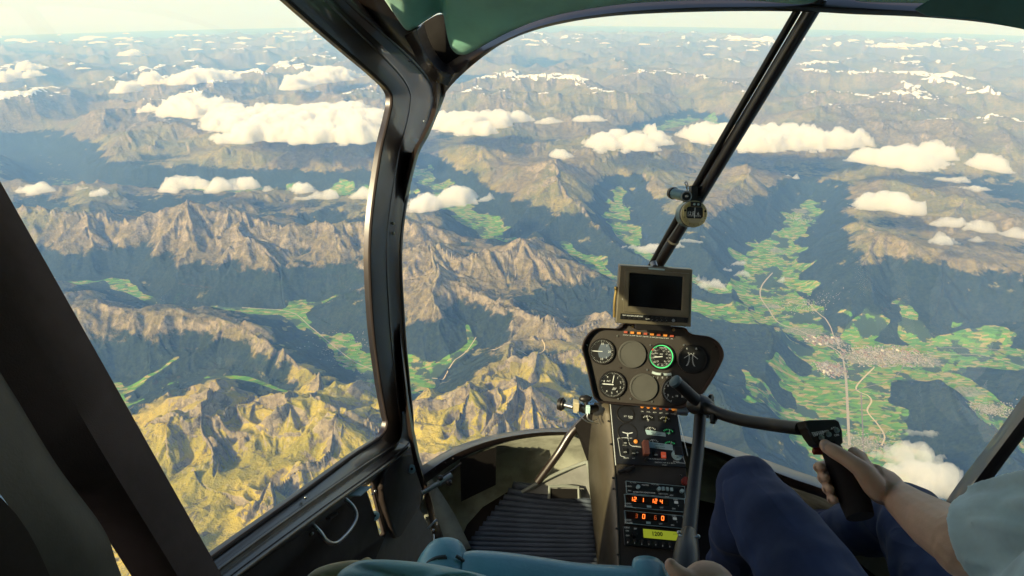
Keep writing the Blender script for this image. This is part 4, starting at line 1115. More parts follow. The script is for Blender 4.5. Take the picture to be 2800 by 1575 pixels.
def gauge(u, v, rpx, kind, marks=None, plane=PN, parent=con, X=pX, Y=pY, scale=px):
    r = rpx * scale; c = plane.at(u, v, .0); n = plane.n
    g0 = MB(); g0.tube([c - n * .004, c + n * .004, c + n * .006], [r * 1.06, r * 1.06, r * 1.0], 40, 1, cap=False); g0.ring(c + n * .006, n, r * .95, r * 1.02, 40, up=Y)
    g0.ring(c + n * .006, n, r * .93, r * .955, 40, up=Y)
    b = g0.build('gauge', M_black if kind != 'blank' else M_blank, parent)
    d = MB(); d.ring(c + n * (.002 if kind != 'blank' else .0035), n, 0, r * .97, 40, up=Y); d.build('dial' if kind != 'blank' else 'blanking_plate', M_dial if kind != 'blank' else M_blank, b)
    if marks: marks(b, c + n * .003, r, X, Y, n)
    return b
def ticks(mb, c, r, X, Y, n, a0, a1, cnt, r0, r1, w, every=0, rl=None):
    for k in range(cnt):
        a = R(a0 + (a1 - a0) * k / max(cnt - 1, 1)); d = X * math.sin(a) + Y * math.cos(a); q = n.cross(d)
        ra = (rl if every and k % every == 0 and rl else r0) * r
        mb.add([c + d * ra - q * w, c + d * ra + q * w, c + d * r1 * r + q * w, c + d * r1 * r - q * w], [(0, 1, 2, 3)])
def nums(mb, c, r, X, Y, n, items, rad_, size):
    for a, t in items:
        a = R(a); text_into(mb, t, c + (X * math.sin(a) + Y * math.cos(a)) * rad_ * r, X, Y, size * r, .0, bold=0)
def needle(b, c, r, X, Y, n, ang, L, w=.05, tail=.15):
    a = R(ang); d = X * math.sin(a) + Y * math.cos(a); q = n.cross(d); m = MB(); c = c + n * .0012
    m.add([c - d * tail * r - q * w * r, c - d * tail * r + q * w * r, c + d * L * .8 * r + q * w * r, c + d * L * r, c + d * L * .8 * r - q * w * r], [(0, 1, 2, 3, 4)])
    m.build('needle', M_white, b, smooth=False)
def mk_vsi(b, c, r, X, Y, n):
    m = MB(); ticks(m, c, r, X, Y, n, 100, 440, 41, .84, .94, 0.00035, 5, .78); nums(m, c, r, X, Y, n, [(0, '10'), (90, '20'), (180, '10'), (38, '1'), (142, '1')], .62, .26); m.build('markings', M_white, b, smooth=False)
    d = MB(); d.add([c + (X * a + Y * e) * r - n * .0004 for a, e in ((-.12, .62), (.5, .62), (.72, .2), (.72, -.25), (.42, -.55), (-.2, -.5), (-.35, 0))], [tuple(range(7))]); d.build('dial_centre', pmat('grey_blue_dial', (.09, .12, .16), .4), b)
    needle(b, c, r, X, Y, n, 270, .85, .03, .05)
def mk_asi(b, c, r, X, Y, n):
    m = MB(); m.ring(c + n * .0004, n, r * .86, r * .935, 44, up=Y); m.build('green_arc', M_green, b)
    m = MB(); m.ring(c + n * .0006, n, r * .84, r * .94, 6, up=Y, a0=R(138), a1=R(150)); m.build('red_line', M_red, b)
    m = MB(); ticks(m, c, r, X, Y, n, 20, 330, 42, .78, .84, .0003, 3, .75)
    nums(m, c, r, X, Y, n, [(8, 'KNOTS'), (30, '20'), (52, '30'), (75, '40'), (95, '50'), (118, '60'), (142, '70'), (170, '80'), (198, '90'), (228, '100'), (258, '110'), (285, '120'), (310, '130')], .70, .15)
    nums(m, c, r, X, Y, n, [(20, '20'), (60, '40'), (100, '60'), (140, '80'), (215, '120'), (270, '140'), (300, 'MPH')], .46, .13)
    text_into(m, 'IAS', c + Y * r * .2, X, Y, r * .16); ticks(m, c, r, X, Y, n, 0, 340, 30, .55, .6, .0003); m.build('markings', M_white, b, smooth=False)
    needle(b, c, r, X, Y, n, 262, .62, .035, .1)
def mk_er(b, c, r, X, Y, n):
    m = MB(); text_into(m, 'E', c + Y * r * .76 - X * r * .42, X, Y, r * .22); text_into(m, 'R', c + Y * r * .76 + X * r * .26, X, Y, r * .22)
    for s in (-1, 1):
        pts = [c + (X * (s * (.42 - .30 * math.cos(t)) - .1) + Y * (.05 - .62 * math.sin(t))) * r for t in np.linspace(-.7, 1.1, 16)]
        for k, p in enumerate(pts):
            m.add([p - X * r * .06 - Y * .00025, p + X * r * .06 - Y * .00025, p + X * r * .06 + Y * .00025, p - X * r * .06 + Y * .00025], [(0, 1, 2, 3)])
        m.tube(pts, .0003, 4, 1)
        q0 = c + (X * (-.1 + s * .5) + Y * .02) * r; q1 = c + (X * (-.1 - s * .05) + Y * .42) * r; m.tube([q0, q1], .0005, 4, 1)
    m.build('markings', M_white, b, smooth=False)
def mk_alt(b, c, r, X, Y, n):
    m = MB(); ticks(m, c, r, X, Y, n, 0, 352.8, 50, .86, .94, .0003, 5, .8)
    nums(m, c, r, X, Y, n, [(36, '1'), (72, '2'), (108, '3'), (144, '4'), (180, '5'), (216, '6'), (288, '8'), (324, '9')], .66, .22); text_into(m, 'ALT', c - X * r * .3 + Y * r * .25, X, Y, r * .18)
    for k in range(3):
        o_ = c + X * r * (.0 + .09 * k) - Y * r * .42; m.add([o_, o_ + X * .0012, o_ + X * (r * .13 + .0012) + Y * r * .2, o_ + X * r * .13 + Y * r * .2], [(0, 1, 2, 3)])
    m.build('markings', M_white, b, smooth=False); needle(b, c, r, X, Y, n, 270, .82, .04, .1); needle(b, c, r, X, Y, n, 8, .8, .03, -.1)
def mk_map(b, c, r, X, Y, n):
    m = MB(); ticks(m, c, r, X, Y, n, 200, 330, 26, .84, .96, .0005, 5, .78); nums(m, c, r, X, Y, n, [(235, '5'), (300, '0')], .66, .24)
    text_into(m, 'x', c - Y * r * .45 - X * r * .2, X, Y, r * .2); text_into(m, '10', c - Y * r * .38 + X * r * .1, X, Y, r * .2); text_into(m, '20', c - Y * r * .38 + X * r * .55, X, Y, r * .2); m.build('markings', M_white, b, smooth=False)
gauge(1514, 884, 31, 'vsi', mk_vsi); gauge(1590, 891, 33, 'blank'); gauge(1663, 897, 31.5, 'asi', mk_asi); gauge(1741, 903, 34, 'er', mk_er)
gauge(1540, 967, 32.5, 'alt', mk_alt); gauge(1619, 974, 33, 'blank'); gauge(1699, 983, 33, 'map', mk_map)
# slip indicator
f = MB(); pts = [PN.at(1640, 936, .004), PN.at(1652, 940, .004), PN.at(1663, 941, .004), PN.at(1676, 942, .004), PN.at(1688, 941, .004)]
f.tube(pts, .0042, 10, 4); sl_ = f.build('slip_indicator', pmat('slip_tube', (.55, .68, .66), .2), con)
f = MB(); f.ball(PN.at(1664, 941, .009), .0042); f.build('ball', M_black, sl_)
f = MB(); [text_into(f, t, PN.at(1643 + 11.5 * k, 950, .002), pX, pY, .0085) for k, t in enumerate('21012')]; f.build('numerals', M_white, sl_, smooth=False)
# eight annunciator lamps with captions
f = MB()
for k in range(8):
    u, v = 1574 + 16.6 * k, 835.5 + 1.35 * k; c = PN.at(u, v, .004)
    l = MB(); l.slab([c - pX * .0052 - pY * .0032, c + pX * .0052 - pY * .0032, c + pX * .0052 + pY * .0032, c - pX * .0052 + pY * .0032], PN.n, .006, .0008); l.build('warning_light', M_amber if k in (1, 2, 4, 6) else M_amberd, con, smooth=False)
    text_into(f, ['CLUTCH', 'MR TEMP', 'MR CHIP', 'STARTER', 'TR CHIP', 'LOW FUEL', 'LOW RPM', 'OIL'][k], PN.at(u, v + 7.5, .0), pX, pY, .0042)
f.build('captions', M_white, con, smooth=False)
for u, v in ((1590, 821.5), (1640, 826), (1692, 829.5)):
    f = MB(); c = PN.at(u, v, .016); f.cyl(c, c + PN.n * .012, .0046, 14, .003); f.build('panel_lamp', M_brass, con)
for u, v in ((1477, 868), (1488, 1000), (1800, 872), (1553, 845), (1628, 930), (1586, 1003), (1555, 1003), (1720, 868), (1640, 1010), (1560, 925), (1636, 868)):
    f = MB(); c = PN.at(u, v, -.002); f.cyl(c, c + PN.n * .003, .0028, 10); f.build('panel_screw', M_steel if (u * 7) % 3 else M_dark, con)
# ---- slanted lower console
P1 = Plane(W(1620, 1025, 1.86), (W(1620, 1025, 1.86) - W(1640, 1430, 1.60)).cross(Vector((1, .06, 0))))
cX = (P1.at(1700, 1106) - P1.at(1560, 1098)).normalized(); cY = P1.n.cross(cX).normalized()
if cY.z < 0: cY = -cY
q = [(1512,1012),(1703,1030),(1727,1180),(1745,1470),(1556,1470),(1544,1300),(1532,1170)]
face_o = [(1534,1014),(1703,1030),(1727,1182),(1750,1470),(1562,1470),(1556,1300),(1548,1172)]
f = MB(); body = [P1.at(*p, -.004) for p in face_o]; f.slab(body, P1.n, .30); f.build('console_body', M_panel, con, smooth=False)
f = MB(); lf = [P1.at(1534,1014,-.002), P1.at(1548,1172,-.002), P1.at(1556,1300,-.002), P1.at(1562,1470,-.002)]
lb = [W(1499,1012,1.90), W(1484,1163,1.98), W(1498,1330,1.93), W(1512,1470,1.85)]
f.loft([lf, [p.lerp(s, .5) for p, s in zip(lf, lb)], lb], 4); side = f.build('console_side', M_cons, con, solid=.006)
for k in range(12):
    for j in (0, 1):
        t = (k + .5) / 12; a_ = Vector(cr(lf, 8)[int(t * 24)]); b_ = Vector(cr(lb, 8)[int(t * 24)]); c = a_.lerp(b_, .18 + .62 * j if k % 2 else .4 + .1 * j)
        if k < 6 or j == 0:
            m = MB(); m.ball(c + (-c).normalized() * .003, .0026); m.build('rivet', M_black, side)
# upper switch panel
up = [(1538,1018),(1699,1034),(1724,1176),(1551,1167)]
f = MB(); f.slab([P1.at(*p, .004) for p in up], P1.n, .006); f.build('switch_panel', pmat('switch_panel_paint', (.016, .018, .024), .4), con, smooth=False)
f = MB(); f2 = MB()
def line(mb, pts, w=.0012, off=.0052, pl=P1, X=None):
    P_ = [pl.at(*p, off) for p in pts]
    for a_, b_ in zip(P_[:-1], P_[1:]):
        d = (b_ - a_).normalized(); s = pl.n.cross(d) * w / 2; mb.add([a_ - s, a_ + s, b_ + s, b_ - s], [(0, 1, 2, 3)])
line(f2, [(1534,1014),(1548,1172)], .0022); line(f2, [(1702,1036),(1729,1148)], .0018)
line(f2, [(1578,1102),(1553,1104),(1560,1148),(1572,1152)]); line(f2, [(1578,1102),(1583,1120),(1590,1124),(1612,1127)]); line(f2, [(1716,1150),(1723,1167),(1700,1165)])
for (u, v, t, s) in [(1580,1050,'KT  PWR',.006),(1585,1054,'TIME',.005),(1580,1104,'PANEL OFF',.0038),(1571,1122,'PITOT',.004),(1570,1131,'ON',.004),(1600,1125,'GOVERNOR',.004),(1574,1154,'LIGHTS',.0042),(1593,1155,'ALT',.0042),(1602,1140,'ON',.004),(1652,1157,'FUEL PUMP IDLE CUTOFF',.004),(1672,1166,'IGNITION  OFF  R  L  BOTH',.0042),(1700,1163,'ENGINE',.0042),(1671,1172,'START',.0042)]:
    text_into(f, t, P1.at(u, v, .0055), cX, cY, s * 1.15)
for k, t in enumerate(['OIL', 'FUEL', 'AUX', 'BAT', 'GEN', 'HORN']): text_into(f, t, P1.at(1615 + 15.5 * k, 1037 + 1.3 * k, .0055), cX, cY, .0052)
f.build('lettering', M_white, con, smooth=False); f2.build('panel_outline', M_white, con, smooth=False)
for k in range(6):
    c = P1.at(1614 + 15.6 * k, 1025 + 1.3 * k, .008); m = MB(); m.ell(c, (cX * .0056, cY * .0058, P1.n * .005)); m.build('warning_light', M_amber if k in (0, 1, 2, 5) else M_amberd, con)
c = P1.at(1598, 1113, .008); m = MB(); m.ell(c, (cX * .0062, cY * .0064, P1.n * .005)); m.build('warning_light', M_amber, con)
def mk_clock(b, c, r, X, Y, n):
    m = MB(); text_into(m, '1234', c - Y * r * .15, X, Y, r * .3); text_into(m, 'QUARTZ', c - Y * r * .42, X, Y, r * .22); text_into(m, 'SET  MODE', c - Y * r * .6, X, Y, r * .16); m.build('markings', M_white, b, smooth=False)
def mk_mp(b, c, r, X, Y, n):
    m = MB(); m.ring(c - Y * r * .1, n, r * .62, r * .68, 24, up=Y, a0=R(10), a1=R(200)); ticks(m, c - Y * r * .1, r, X, Y, n, -90, 90, 15, .68, .85, .0006); m.build('markings', M_white, b, smooth=False)
    needle(b, c - Y * r * .1, r, X, Y, n, 75, .6, .05, .1); needle(b, c - Y * r * .1, r, X, Y, n, -75, .6, .05, .1); needle(b, c - Y * r * .1, r, X, Y, n, 180, .35, .06, .1)
gauge(1573, 1043, 22, 'clock', mk_clock, P1, con, cX, cY); gauge(1578, 1090, 24, 'mp', mk_mp, P1, con, cX, cY)
# engine instrument strips
for i, (u, v) in enumerate([(1629, 1052), (1671, 1055), (1636, 1081), (1680, 1086), (1643, 1112), (1684, 1117)]):
    m = MB(); c = P1.at(u, v, .004); m.slab([c - cX * .021 - cY * .010, c + cX * .021 - cY * .010, c + cX * .021 + cY * .010, c - cX * .021 + cY * .010], P1.n, .004, .001); b = m.build('small_gauge', M_dial, con, smooth=False)
    m = MB(); ticks(m, c - cY * .014 + P1.n * .0008, .02, cX, cY, P1.n, -42, 42, 7, .85, 1.05, .0006); text_into(m, ['OIL', 'AMP', 'FUEL', 'TEMP', 'AUX', 'CYL'][i], c - cY * .007 + P1.n * .001, cX, cY, .005); m.build('markings', M_green if i % 2 and i > 1 else M_white, b, smooth=False)
    m = MB(); c2 = c - cY * .012 + P1.n * .0014; d = (cX * (.3 if i % 2 else -.2) + cY); m.add([c2 - cX * .0006, c2 + cX * .0006, c2 + d * .018 + cX * .0006, c2 + d * .018 - cX * .0006], [(0, 1, 2, 3)]); m.build('needle', M_yel if i == 1 else M_white, b, smooth=False)
for (u0, v0, u1, v1, u2, v2, u3, v3) in [(1622,1083,1672,1091,1674,1100,1627,1095), (1628,1113,1690,1121,1692,1135,1633,1128)]:
    m = MB(); m.slab([P1.at(u0, v0, .007), P1.at(u1, v1, .007), P1.at(u2, v2, .007), P1.at(u3, v3, .007)], P1.n, .003); b = m.build('placard', M_label, con, smooth=False)
    m = MB(); [text_into(m, 'LIMIT PRESS', P1.at(u0 * .75 + u1 * .25 + 12 + (u3 - u0) * t, (v0 + v1) / 2 * (1 - t) + (v2 + v3) / 2 * t, .0075), cX, cY, .0055) for t in (.3, .75)]; m.build('lettering', M_dial, b, smooth=False)
# guarded switch, rockers, key
m = MB(); c0 = P1.at(1622, 1132, .016); m.box(c0, cX * .0085, cY * .021, P1.n * .011); m.build('switch_guard', pmat('brown_guard', (.30, .11, .07), .45), con, bevel=.002)
m = MB(); m.cyl(P1.at(1624, 1158, .004), P1.at(1624, 1162, .022), .005, 12); m.build('toggle_switch', M_black, con)
for u, v, mt in [(1571,1137,M_dial),(1592,1140,M_dial),(1571,1114,M_dial),(1648,1144,M_dial),(1668,1147,M_red)]:
    m = MB(); m.box(P1.at(u, v, .006), cX * .0068, cY * .0085, P1.n * .004); b = m.build('rocker_switch', mt, con, bevel=.001)
    m = MB(); text_into(m, 'OFF', P1.at(u, v + 4, .0108), cX, cY, .0055); m.build('lettering', M_white, b, smooth=False)
m = MB(); c = P1.at(1701, 1147, .004); m.ring(c + P1.n * .003, P1.n, .006, .0155, 24, up=cY); m.cyl(c, c + P1.n * .010, .0085, 20); k = m.build('ignition_switch', M_label, con)
m = MB(); m.box(c + P1.n * .022 + cY * .006, cX * .011, cY * .012, P1.n * .0025); m.cyl(c + P1.n * .01, c + P1.n * .022, .003, 8); m.build('key', M_black, k, bevel=.002)
# radio stack
def radio(v0, v1, name, fn, ul=1570, ur=1728, frame=True):
    def S(a, b): return P1.at(ul + (ur - ul) * a + 8 * b * (v1 - v0) / 100, v0 + (v1 - v0) * b + 14 * a, .0)
    m = MB(); m.slab([S(0, 0) + P1.n * .005, S(1, 0) + P1.n * .005, S(1, 1) + P1.n * .005, S(0, 1) + P1.n * .005], P1.n, .008, .0012); b = m.build(name, M_dial, con, smooth=False)
    if frame:
        m = MB(); c4 = [S(0.01, .04), S(.99, .04), S(.99, .95), S(.01, .95), S(.01, .04)]
        for a_, b_ in zip(c4[:-1], c4[1:]): m.tube([a_ + P1.n * .0055, b_ + P1.n * .0055], .0007, 5, 1)
        m.build('bezel', M_label, b)
    fn(b, lambda a, bb, off=.006: S(a, bb) + P1.n * off)
def seven(mb, txt, o, X, Y, h, w):
    SEG = {'0': 'abcdef', '1': 'bc', '2': 'abged', '3': 'abgcd', '4': 'fgbc', '6': 'afgedc', '7': 'abc', ' ': ''}
    for ch in txt:
        for s in SEG.get(ch, ''):
            x0, y0, x1, y1 = {'a': (0, 1, 1, 1), 'b': (1, .5, 1, 1), 'c': (1, 0, 1, .5), 'd': (0, 0, 1, 0), 'e': (0, 0, 0, .5), 'f': (0, .5, 0, 1), 'g': (0, .5, 1, .5)}[s]
            a_ = o + X * (x0 * w + .12 * h * y0) + Y * y0 * h; b_ = o + X * (x1 * w + .12 * h * y1) + Y * y1 * h
            d = (b_ - a_).normalized(); q_ = X.cross(Y).cross(d) * h * .075; mb.add([a_ - q_, a_ + q_, b_ + q_, b_ - q_], [(0, 1, 2, 3)])
        o = o + X * w * 1.75
def f_audio(b, S):
    for a in (.20, .55, .93):
        m = MB(); m.cyl(S(a, .45), S(a, .45) + P1.n * .010, .0052, 14); m.build('knob', M_label, b)
    for a in (.62, .69, .76):
        m = MB(); m.box(S(a, .4, .010), cX * .0035, cY * .005, P1.n * .003); m.build('toggle', M_label, b)
    m = MB()
    for a, bb, t in [(.13, .12, 'IC VOL'), (.33, .22, 'MASTER'), (.5, .1, 'VOX ISO'), (.05, .42, 'AUDIO'), (.3, .78, 'INTERCOM HEADPHONE'), (.06, .75, 'MIC'), (.62, .75, 'NAV COM'), (.76, .8, 'ADF'), (.68, .95, 'SPKR')]: text_into(m, t, S(a, bb), cX, cY, .0055)
    m.build('lettering', M_white, b, smooth=False)
def f_com(d1, d2):
    def fn(b, S):
        m = MB(); 
        m.slab([S(.04, .10), S(.72, .10), S(.72, .58), S(.04, .58)], P1.n, .001); m.build('display', pmat('display_red_glass', (.02, .004, .003), .2), b, smooth=False)
        m = MB()
        for a, t in d1: seven(m, t, S(a, .5, .0075), cX, cY, .0105, .0058)
        m.build('digits', M_lcd, b, smooth=False)
        if d2:
            m = MB()
            for a, t in d2: seven(m, t, S(a, .5, .0075), cX, cY, .0098, .005)
            m.build('dim_digits', emat('dim_digits', (1, .16, .02), .25), b, smooth=False)
        m = MB()
        for a, bb, t in [(.05, .72, 'COMM'), (.055, .9, 'VOLUME'), (.84, .12, 'STBY'), (.85, .3, 'PULL'), (.60, .78, 'OFF'), (.88, .55, 'T'), (.8, .78, 'ON')]: text_into(m, t, S(a, bb), cX, cY, .0058)
        m.slab([S(.82, .2), S(.88, .2), S(.88, .38), S(.82, .38)], P1.n, .001); m.build('lettering', M_white, b, smooth=False)
        m = MB(); m.slab([S(.36, .70, .0075), S(.43, .70, .0075), S(.43, .86, .0075), S(.36, .86, .0075)], P1.n, .002); m.build('transfer_button', M_label, b, smooth=False)
    return fn
def f_xpdr(b, S):
    m = MB(); m.slab([S(.33, .06, .0065), S(.98, .06, .0065), S(.98, .52, .0065), S(.33, .52, .0065)], P1.n, .001); m.build('display', M_lcdg, b, smooth=False)
    m = MB(); text_into(m, '1200', S(.56, .28, .0075), cX, cY, .015, bold=.0004); text_into(m, 'ALT', S(.86, .2, .0075), cX, cY, .005); m.build('digits', M_dial, b, smooth=False)
    m = MB()
    for a, bb, t in [(.06, .08, 'IDENT'), (.06, .25, 'ON'), (.2, .1, 'SBY'), (.2, .4, 'TST'), (.06, .5, 'OFF')]: text_into(m, t, S(a, bb), cX, cY, .0055)
    for k in range(8): text_into(m, str(k), S(.05 + .118 * k, .86, .0065), cX, cY, .007)
    m.build('lettering', M_white, b, smooth=False)
    m = MB(); m.cyl(S(.17, .45), S(.17, .45) + P1.n * .012, .0062, 16); m.build('knob', M_black, b)
    for k in range(8):
        m = MB(); m.box(S(.06 + .118 * k, .74, .007), cX * .0038, cY * .0035, P1.n * .002); m.build('button', M_panel, b, bevel=.0008)
radio(1210, 1244, 'audio_selector', f_audio, 1572, 1722)
radio(1243, 1278, 'radio', f_com([(.09, '12'), (.27, '1'), (.43, '12'), (.58, '4')], None), 1569, 1722)
radio(1284, 1319, 'radio', f_com([(.30, '0'), (.62, '0')], [(.18, '3'), (.50, '6')]), 1569, 1718)
radio(1324, 1372, 'transponder', f_xpdr, 1567, 1716, False)
m = MB(); m.cyl(P1.at(1554,1192,.010), P1.at(1594,1179,.016), .0052, 12); m.cyl(P1.at(1572,1187,.010), P1.at(1584,1183,.014), .0085, 12); m.build('fuse_holder', M_black, con)
m = MB(); m.cyl(P1.at(1722,1213,.004), P1.at(1722,1213,.016), .011, 18); m.build('mixture_knob', pmat('dark_red_knob', (.22, .03, .02), .4), con)
for u, v in ((1542,1203),(1543,1230),(1712,1197),(1550,1330),(1553,1395),(1536,1118),(1530,1060)):
    m = MB(); m.ball(P1.at(u, v, .002), .0032); m.build('panel_screw', M_black, con)

# ================================================================== MONITOR
mon = empty('video_monitor')
tag(mon, 'flat screen video monitor with a black display on top of the instrument panel', 'monitor')
MP = Plane(W(1648, 745, 1.74), Vector((-.04, -.95, .28)))
mX = (MP.at(1741, 690) - MP.at(1560, 679)).normalized(); mY = MP.n.cross(mX).normalized(); mY = mY if mY.z > 0 else -mY
f = MB(); f.slab([MP.at(*p, 0) for p in [(1559,667),(1743,678),(1739,823),(1548,813)]], MP.n, .032, .003); f.build('housing', M_chrome, mon, smooth=False, bevel=.002)
for k, (sc_, off, mt) in enumerate([(1.0, .002, M_chrome)]):
    f = MB(); o4 = [(1572,677),(1734,688),(1731,793),(1568,783)]; i4 = [(1584,686),(1717,696),(1713,780),(1581,769)]
    f.loft([[MP.at(*p, .0) for p in o4 + o4[:1]], [MP.at(*p, .0045) for p in o4 + o4[:1]], [MP.at(*p, .0045) for p in scale2(i4, 1.03, (1649, 733)) + scale2(i4, 1.03, (1649, 733))[:1]], [MP.at(*p, .001) for p in i4 + i4[:1]]], 1); f.build('screen_bezel', mt, mon, smooth=False)
f = MB(); f.add([MP.at(*p, .0022) for p in i4], [(0, 1, 2, 3)]); f.build('screen', M_screen, mon, smooth=False)
f = MB(); f.slab([MP.at(*p, .003) for p in [(1561,788),(1731,799),(1729,812),(1560,802)]], MP.n, .003); f.build('button_strip', M_dial, mon, smooth=False)
for k in range(4):
    m = MB(); m.box(MP.at(1570 + 13.2 * k, 798.5 + .9 * k, .004), mX * .0032, mY * .002, MP.n * .002); m.build('button', M_black, mon)
for k in range(5):
    for j in (0, 1):
        m = MB(); m.box(MP.at(1628 + 12 * k, 797 + .8 * k + 8 * j, .004), mX * .003, mY * .0018, MP.n * .002); m.build('button', M_black, mon)
f = MB(); [text_into(f, t, MP.at(1570 + 13.2 * k, 792.5 + .9 * k, .0035), mX, mY, .0052) for k, t in enumerate(['TEST', 'SELECT', 'SOURCE', 'POWER'])]
[text_into(f, t, MP.at(1628 + 12 * k, 802 + .8 * k, .0035), mX, mY, .0045) for k, t in enumerate(['MUTE', '<', 'v', '>', '+'])]; text_into(f, 'L', MP.at(1566, 752, .001), mX, mY, .008); text_into(f, 'R', MP.at(1724, 765, .001), mX, mY, .008); f.build('lettering', M_white, mon, smooth=False)
m = MB(); m.cyl(MP.at(1693,805,.004), MP.at(1693,805,.008), .0042, 14); m.build('headphone_socket', M_steel, mon)
m = MB()
for k in range(6):
    for j in range(4): m.box(MP.at(1704 + 3 * k, 800 + 3 * j + .3 * k, .0042), mX * .0009, mY * .0009, MP.n * .0004)
m.build('speaker_grille', M_blank, mon)
f = MB(); f.slab([MP.at(*p, .0055) for p in [(1631,673),(1671,676),(1671,680),(1631,677)]], MP.n, .002); f.build('nameplate', M_label, mon, smooth=False)
f = MB(); f.cyl(MP.at(1650,674,-.02), MP.at(1648,664,-.03), .010, 14); f.cyl(MP.at(1648,664,-.03), MP.at(1647,661,-.03), .006, 14); f.build('mounting_stud', M_steel, mon)
f = MB(); f.tube([MP.at(1552,725,-.012), MP.at(1547,760,-.012), MP.at(1546,800,-.012)], .004, 8, 3); f.ball(MP.at(1551,727,-.012), .006); f.build('side_bracket', M_brass, mon)
f = MB(); f.box(MP.at(1645, 822, -.02), mX * .05, mY * .012, MP.n * .012); f.build('foot', M_black, mon)

# ================================================================== COMPASS
cmp_ = empty('magnetic_compass')
tag(cmp_, 'round olive magnetic compass hanging on the windscreen strut', 'compass')
cn = (-Vector(ray(1748, 537))).normalized(); cn = (cn + Vector((.34, .02, .03))).normalized()
cX_ = Vector((0, 0, 1)).cross(cn).normalized(); cY_ = cn.cross(cX_).normalized(); c0 = W(1747, 538, 1.62)
cX_, cY_ = (cX_ * math.cos(.06) - cY_ * math.sin(.06)), (cY_ * math.cos(.06) + cX_ * math.sin(.06))
rc = 34 * 1.62 / FPX
f = MB(); f.tube([c0 - cn * .055, c0 - cn * .052, c0 - cn * .022, c0 - cn * .020], [rc * .8, rc * .97, rc * .97, rc * .9], 40, 1); f.build('body', M_tealm, cmp_, autosm=50)
f = MB(); f.tube([c0 - cn * .019, c0 - cn * .016, c0 - cn * .010, c0 - cn * .008], [rc * .9, rc, rc, rc * .92], 40, 1); f.build('collar', M_black, cmp_, autosm=50)
f = MB(); f.tube([c0 - cn * .008, c0 - cn * .001, c0], [rc * .98, rc * .98, rc * .93], 40, 1); f.build('faceplate', M_olive, cmp_, autosm=40)
def CQ(x, y, off=.001): return c0 + cX_ * x * rc + cY_ * y * rc + cn * off
f = MB(); f.slab([CQ(*p, .0012) for p in [(-.60,.42),(-.5,.5),(.5,.5),(.6,.42),(.62,-.20),(.5,-.34),(-.5,-.34),(-.6,-.25)]], cn, .001); w_ = f.build('window', M_dial, cmp_, smooth=False)
f = MB(); f.slab([CQ(*p, .0022) for p in [(-.02,.46),(.02,.46),(.02,-.32),(-.02,-.32)]], cn, .0006); f.build('lubber_line', M_white, w_, smooth=False)
f = MB(); text_into(f, '12', CQ(-.42,.02,.0018), cX_, cY_, .012); text_into(f, 'E', CQ(-.1,.02,.0018), cX_, cY_, .013); text_into(f, '6', CQ(.26,.02,.0018), cX_, cY_, .012)
for k in range(16): f.slab([CQ(-.55 + .065 * k, -.10, .0018), CQ(-.535 + .065 * k, -.10, .0018), CQ(-.535 + .065 * k, -.17 - .04 * (k % 2), .0018), CQ(-.55 + .065 * k, -.17 - .04 * (k % 2), .0018)], cn, .0004)
f.build('markings', M_white, w_, smooth=False)
f = MB(); f.slab([CQ(*p, .0016) for p in [(-.5,-.38),(.5,-.38),(.36,-.62),(.12,-.7),(-.12,-.7),(-.36,-.62)]], cn, .0008); f.build('cream_card', pmat('cream_card', (.45, .42, .26), .5), cmp_, smooth=False)
f = MB()
for k in range(11):
    a = R(-115 + 230 / 10 * k + 180); f_x = (cX_ * math.sin(a) + cY_ * math.cos(a)); text_into(f, str((k * 3) % 10) , c0 + f_x * rc * .82 + cn * .0006, cX_, cY_, .006)
f.build('numerals', M_dial, cmp_, smooth=False)
for sx in (-1, 1):
    f = MB(); f.box(CQ(sx * .76, .1, .002), cX_ * .0045, cY_ * .011, cn * .002); l_ = f.build('side_lug', M_olive, cmp_, bevel=.0015)
    f = MB(); f.cyl(CQ(sx * .76, .22, .003), CQ(sx * .76, .22, .0055), .003, 10); f.build('screw', M_dark, l_)
f = MB(); f.box(CQ(.05, .70, .002), cX_ * .0145, cY_ * .0062, cn * .002); b_ = f.build('adjuster_plate', M_black, cmp_, bevel=.001)
for x in (-.1, .2): f = MB(); f.cyl(CQ(x, .70, .004), CQ(x, .70, .006), .003, 10); f.build('screw', M_label, b_)
f = MB(); f.box(CQ(.1, 1.45, -.03), cX_ * .009, cY_ * .024, cn * .010); f.tube([CQ(.25, 1.3, -.02), CQ(.62, 1.28, -.02)], .0024, 8, 1); f.tube([CQ(.25, 2.05, -.02), CQ(.62, 2.03, -.02)], .0024, 8, 1); f.build('strut_clamp', M_black, cmp_)
# small camera above the compass
cam_o = empty('small_cabin_camera')
tag(cam_o, 'small cylindrical camera clamped to the strut above the compass', 'camera')
k0, k1 = W(1727, 494, 1.60), W(1694, 486, 1.66); kn = (k0 - k1).normalized(); r_ = 14.5 * 1.6 / FPX
f = MB(); f.tube([k1 - kn * .012, k1 - kn * .008, k1 + kn * .004, k1 + kn * .006], [r_ * .8, r_ * 1.05, r_ * 1.1, r_ * .95], 28, 1); f.build('rear_cap', M_black, cam_o, autosm=50)
f = MB(); f.tube([k1 + kn * .006, k0 - kn * .006], r_ * .95, 28, 1); f.build('barrel', M_tealm, cam_o, autosm=50)
cf = (kn * .8 - Vector(ray(1727, 494)).normalized() * .8).normalized()
f = MB(); f.tube([k0 - cf * .010, k0 - cf * .002, k0], [r_ * .95, r_ * .98, r_ * .88], 28, 1); f.build('lens_ring', M_steel, cam_o, autosm=50)
f = MB(); f.ring(k0 + cf * .0006, cf, 0, r_ * .74, 28); le = f.build('lens', M_dial, cam_o)
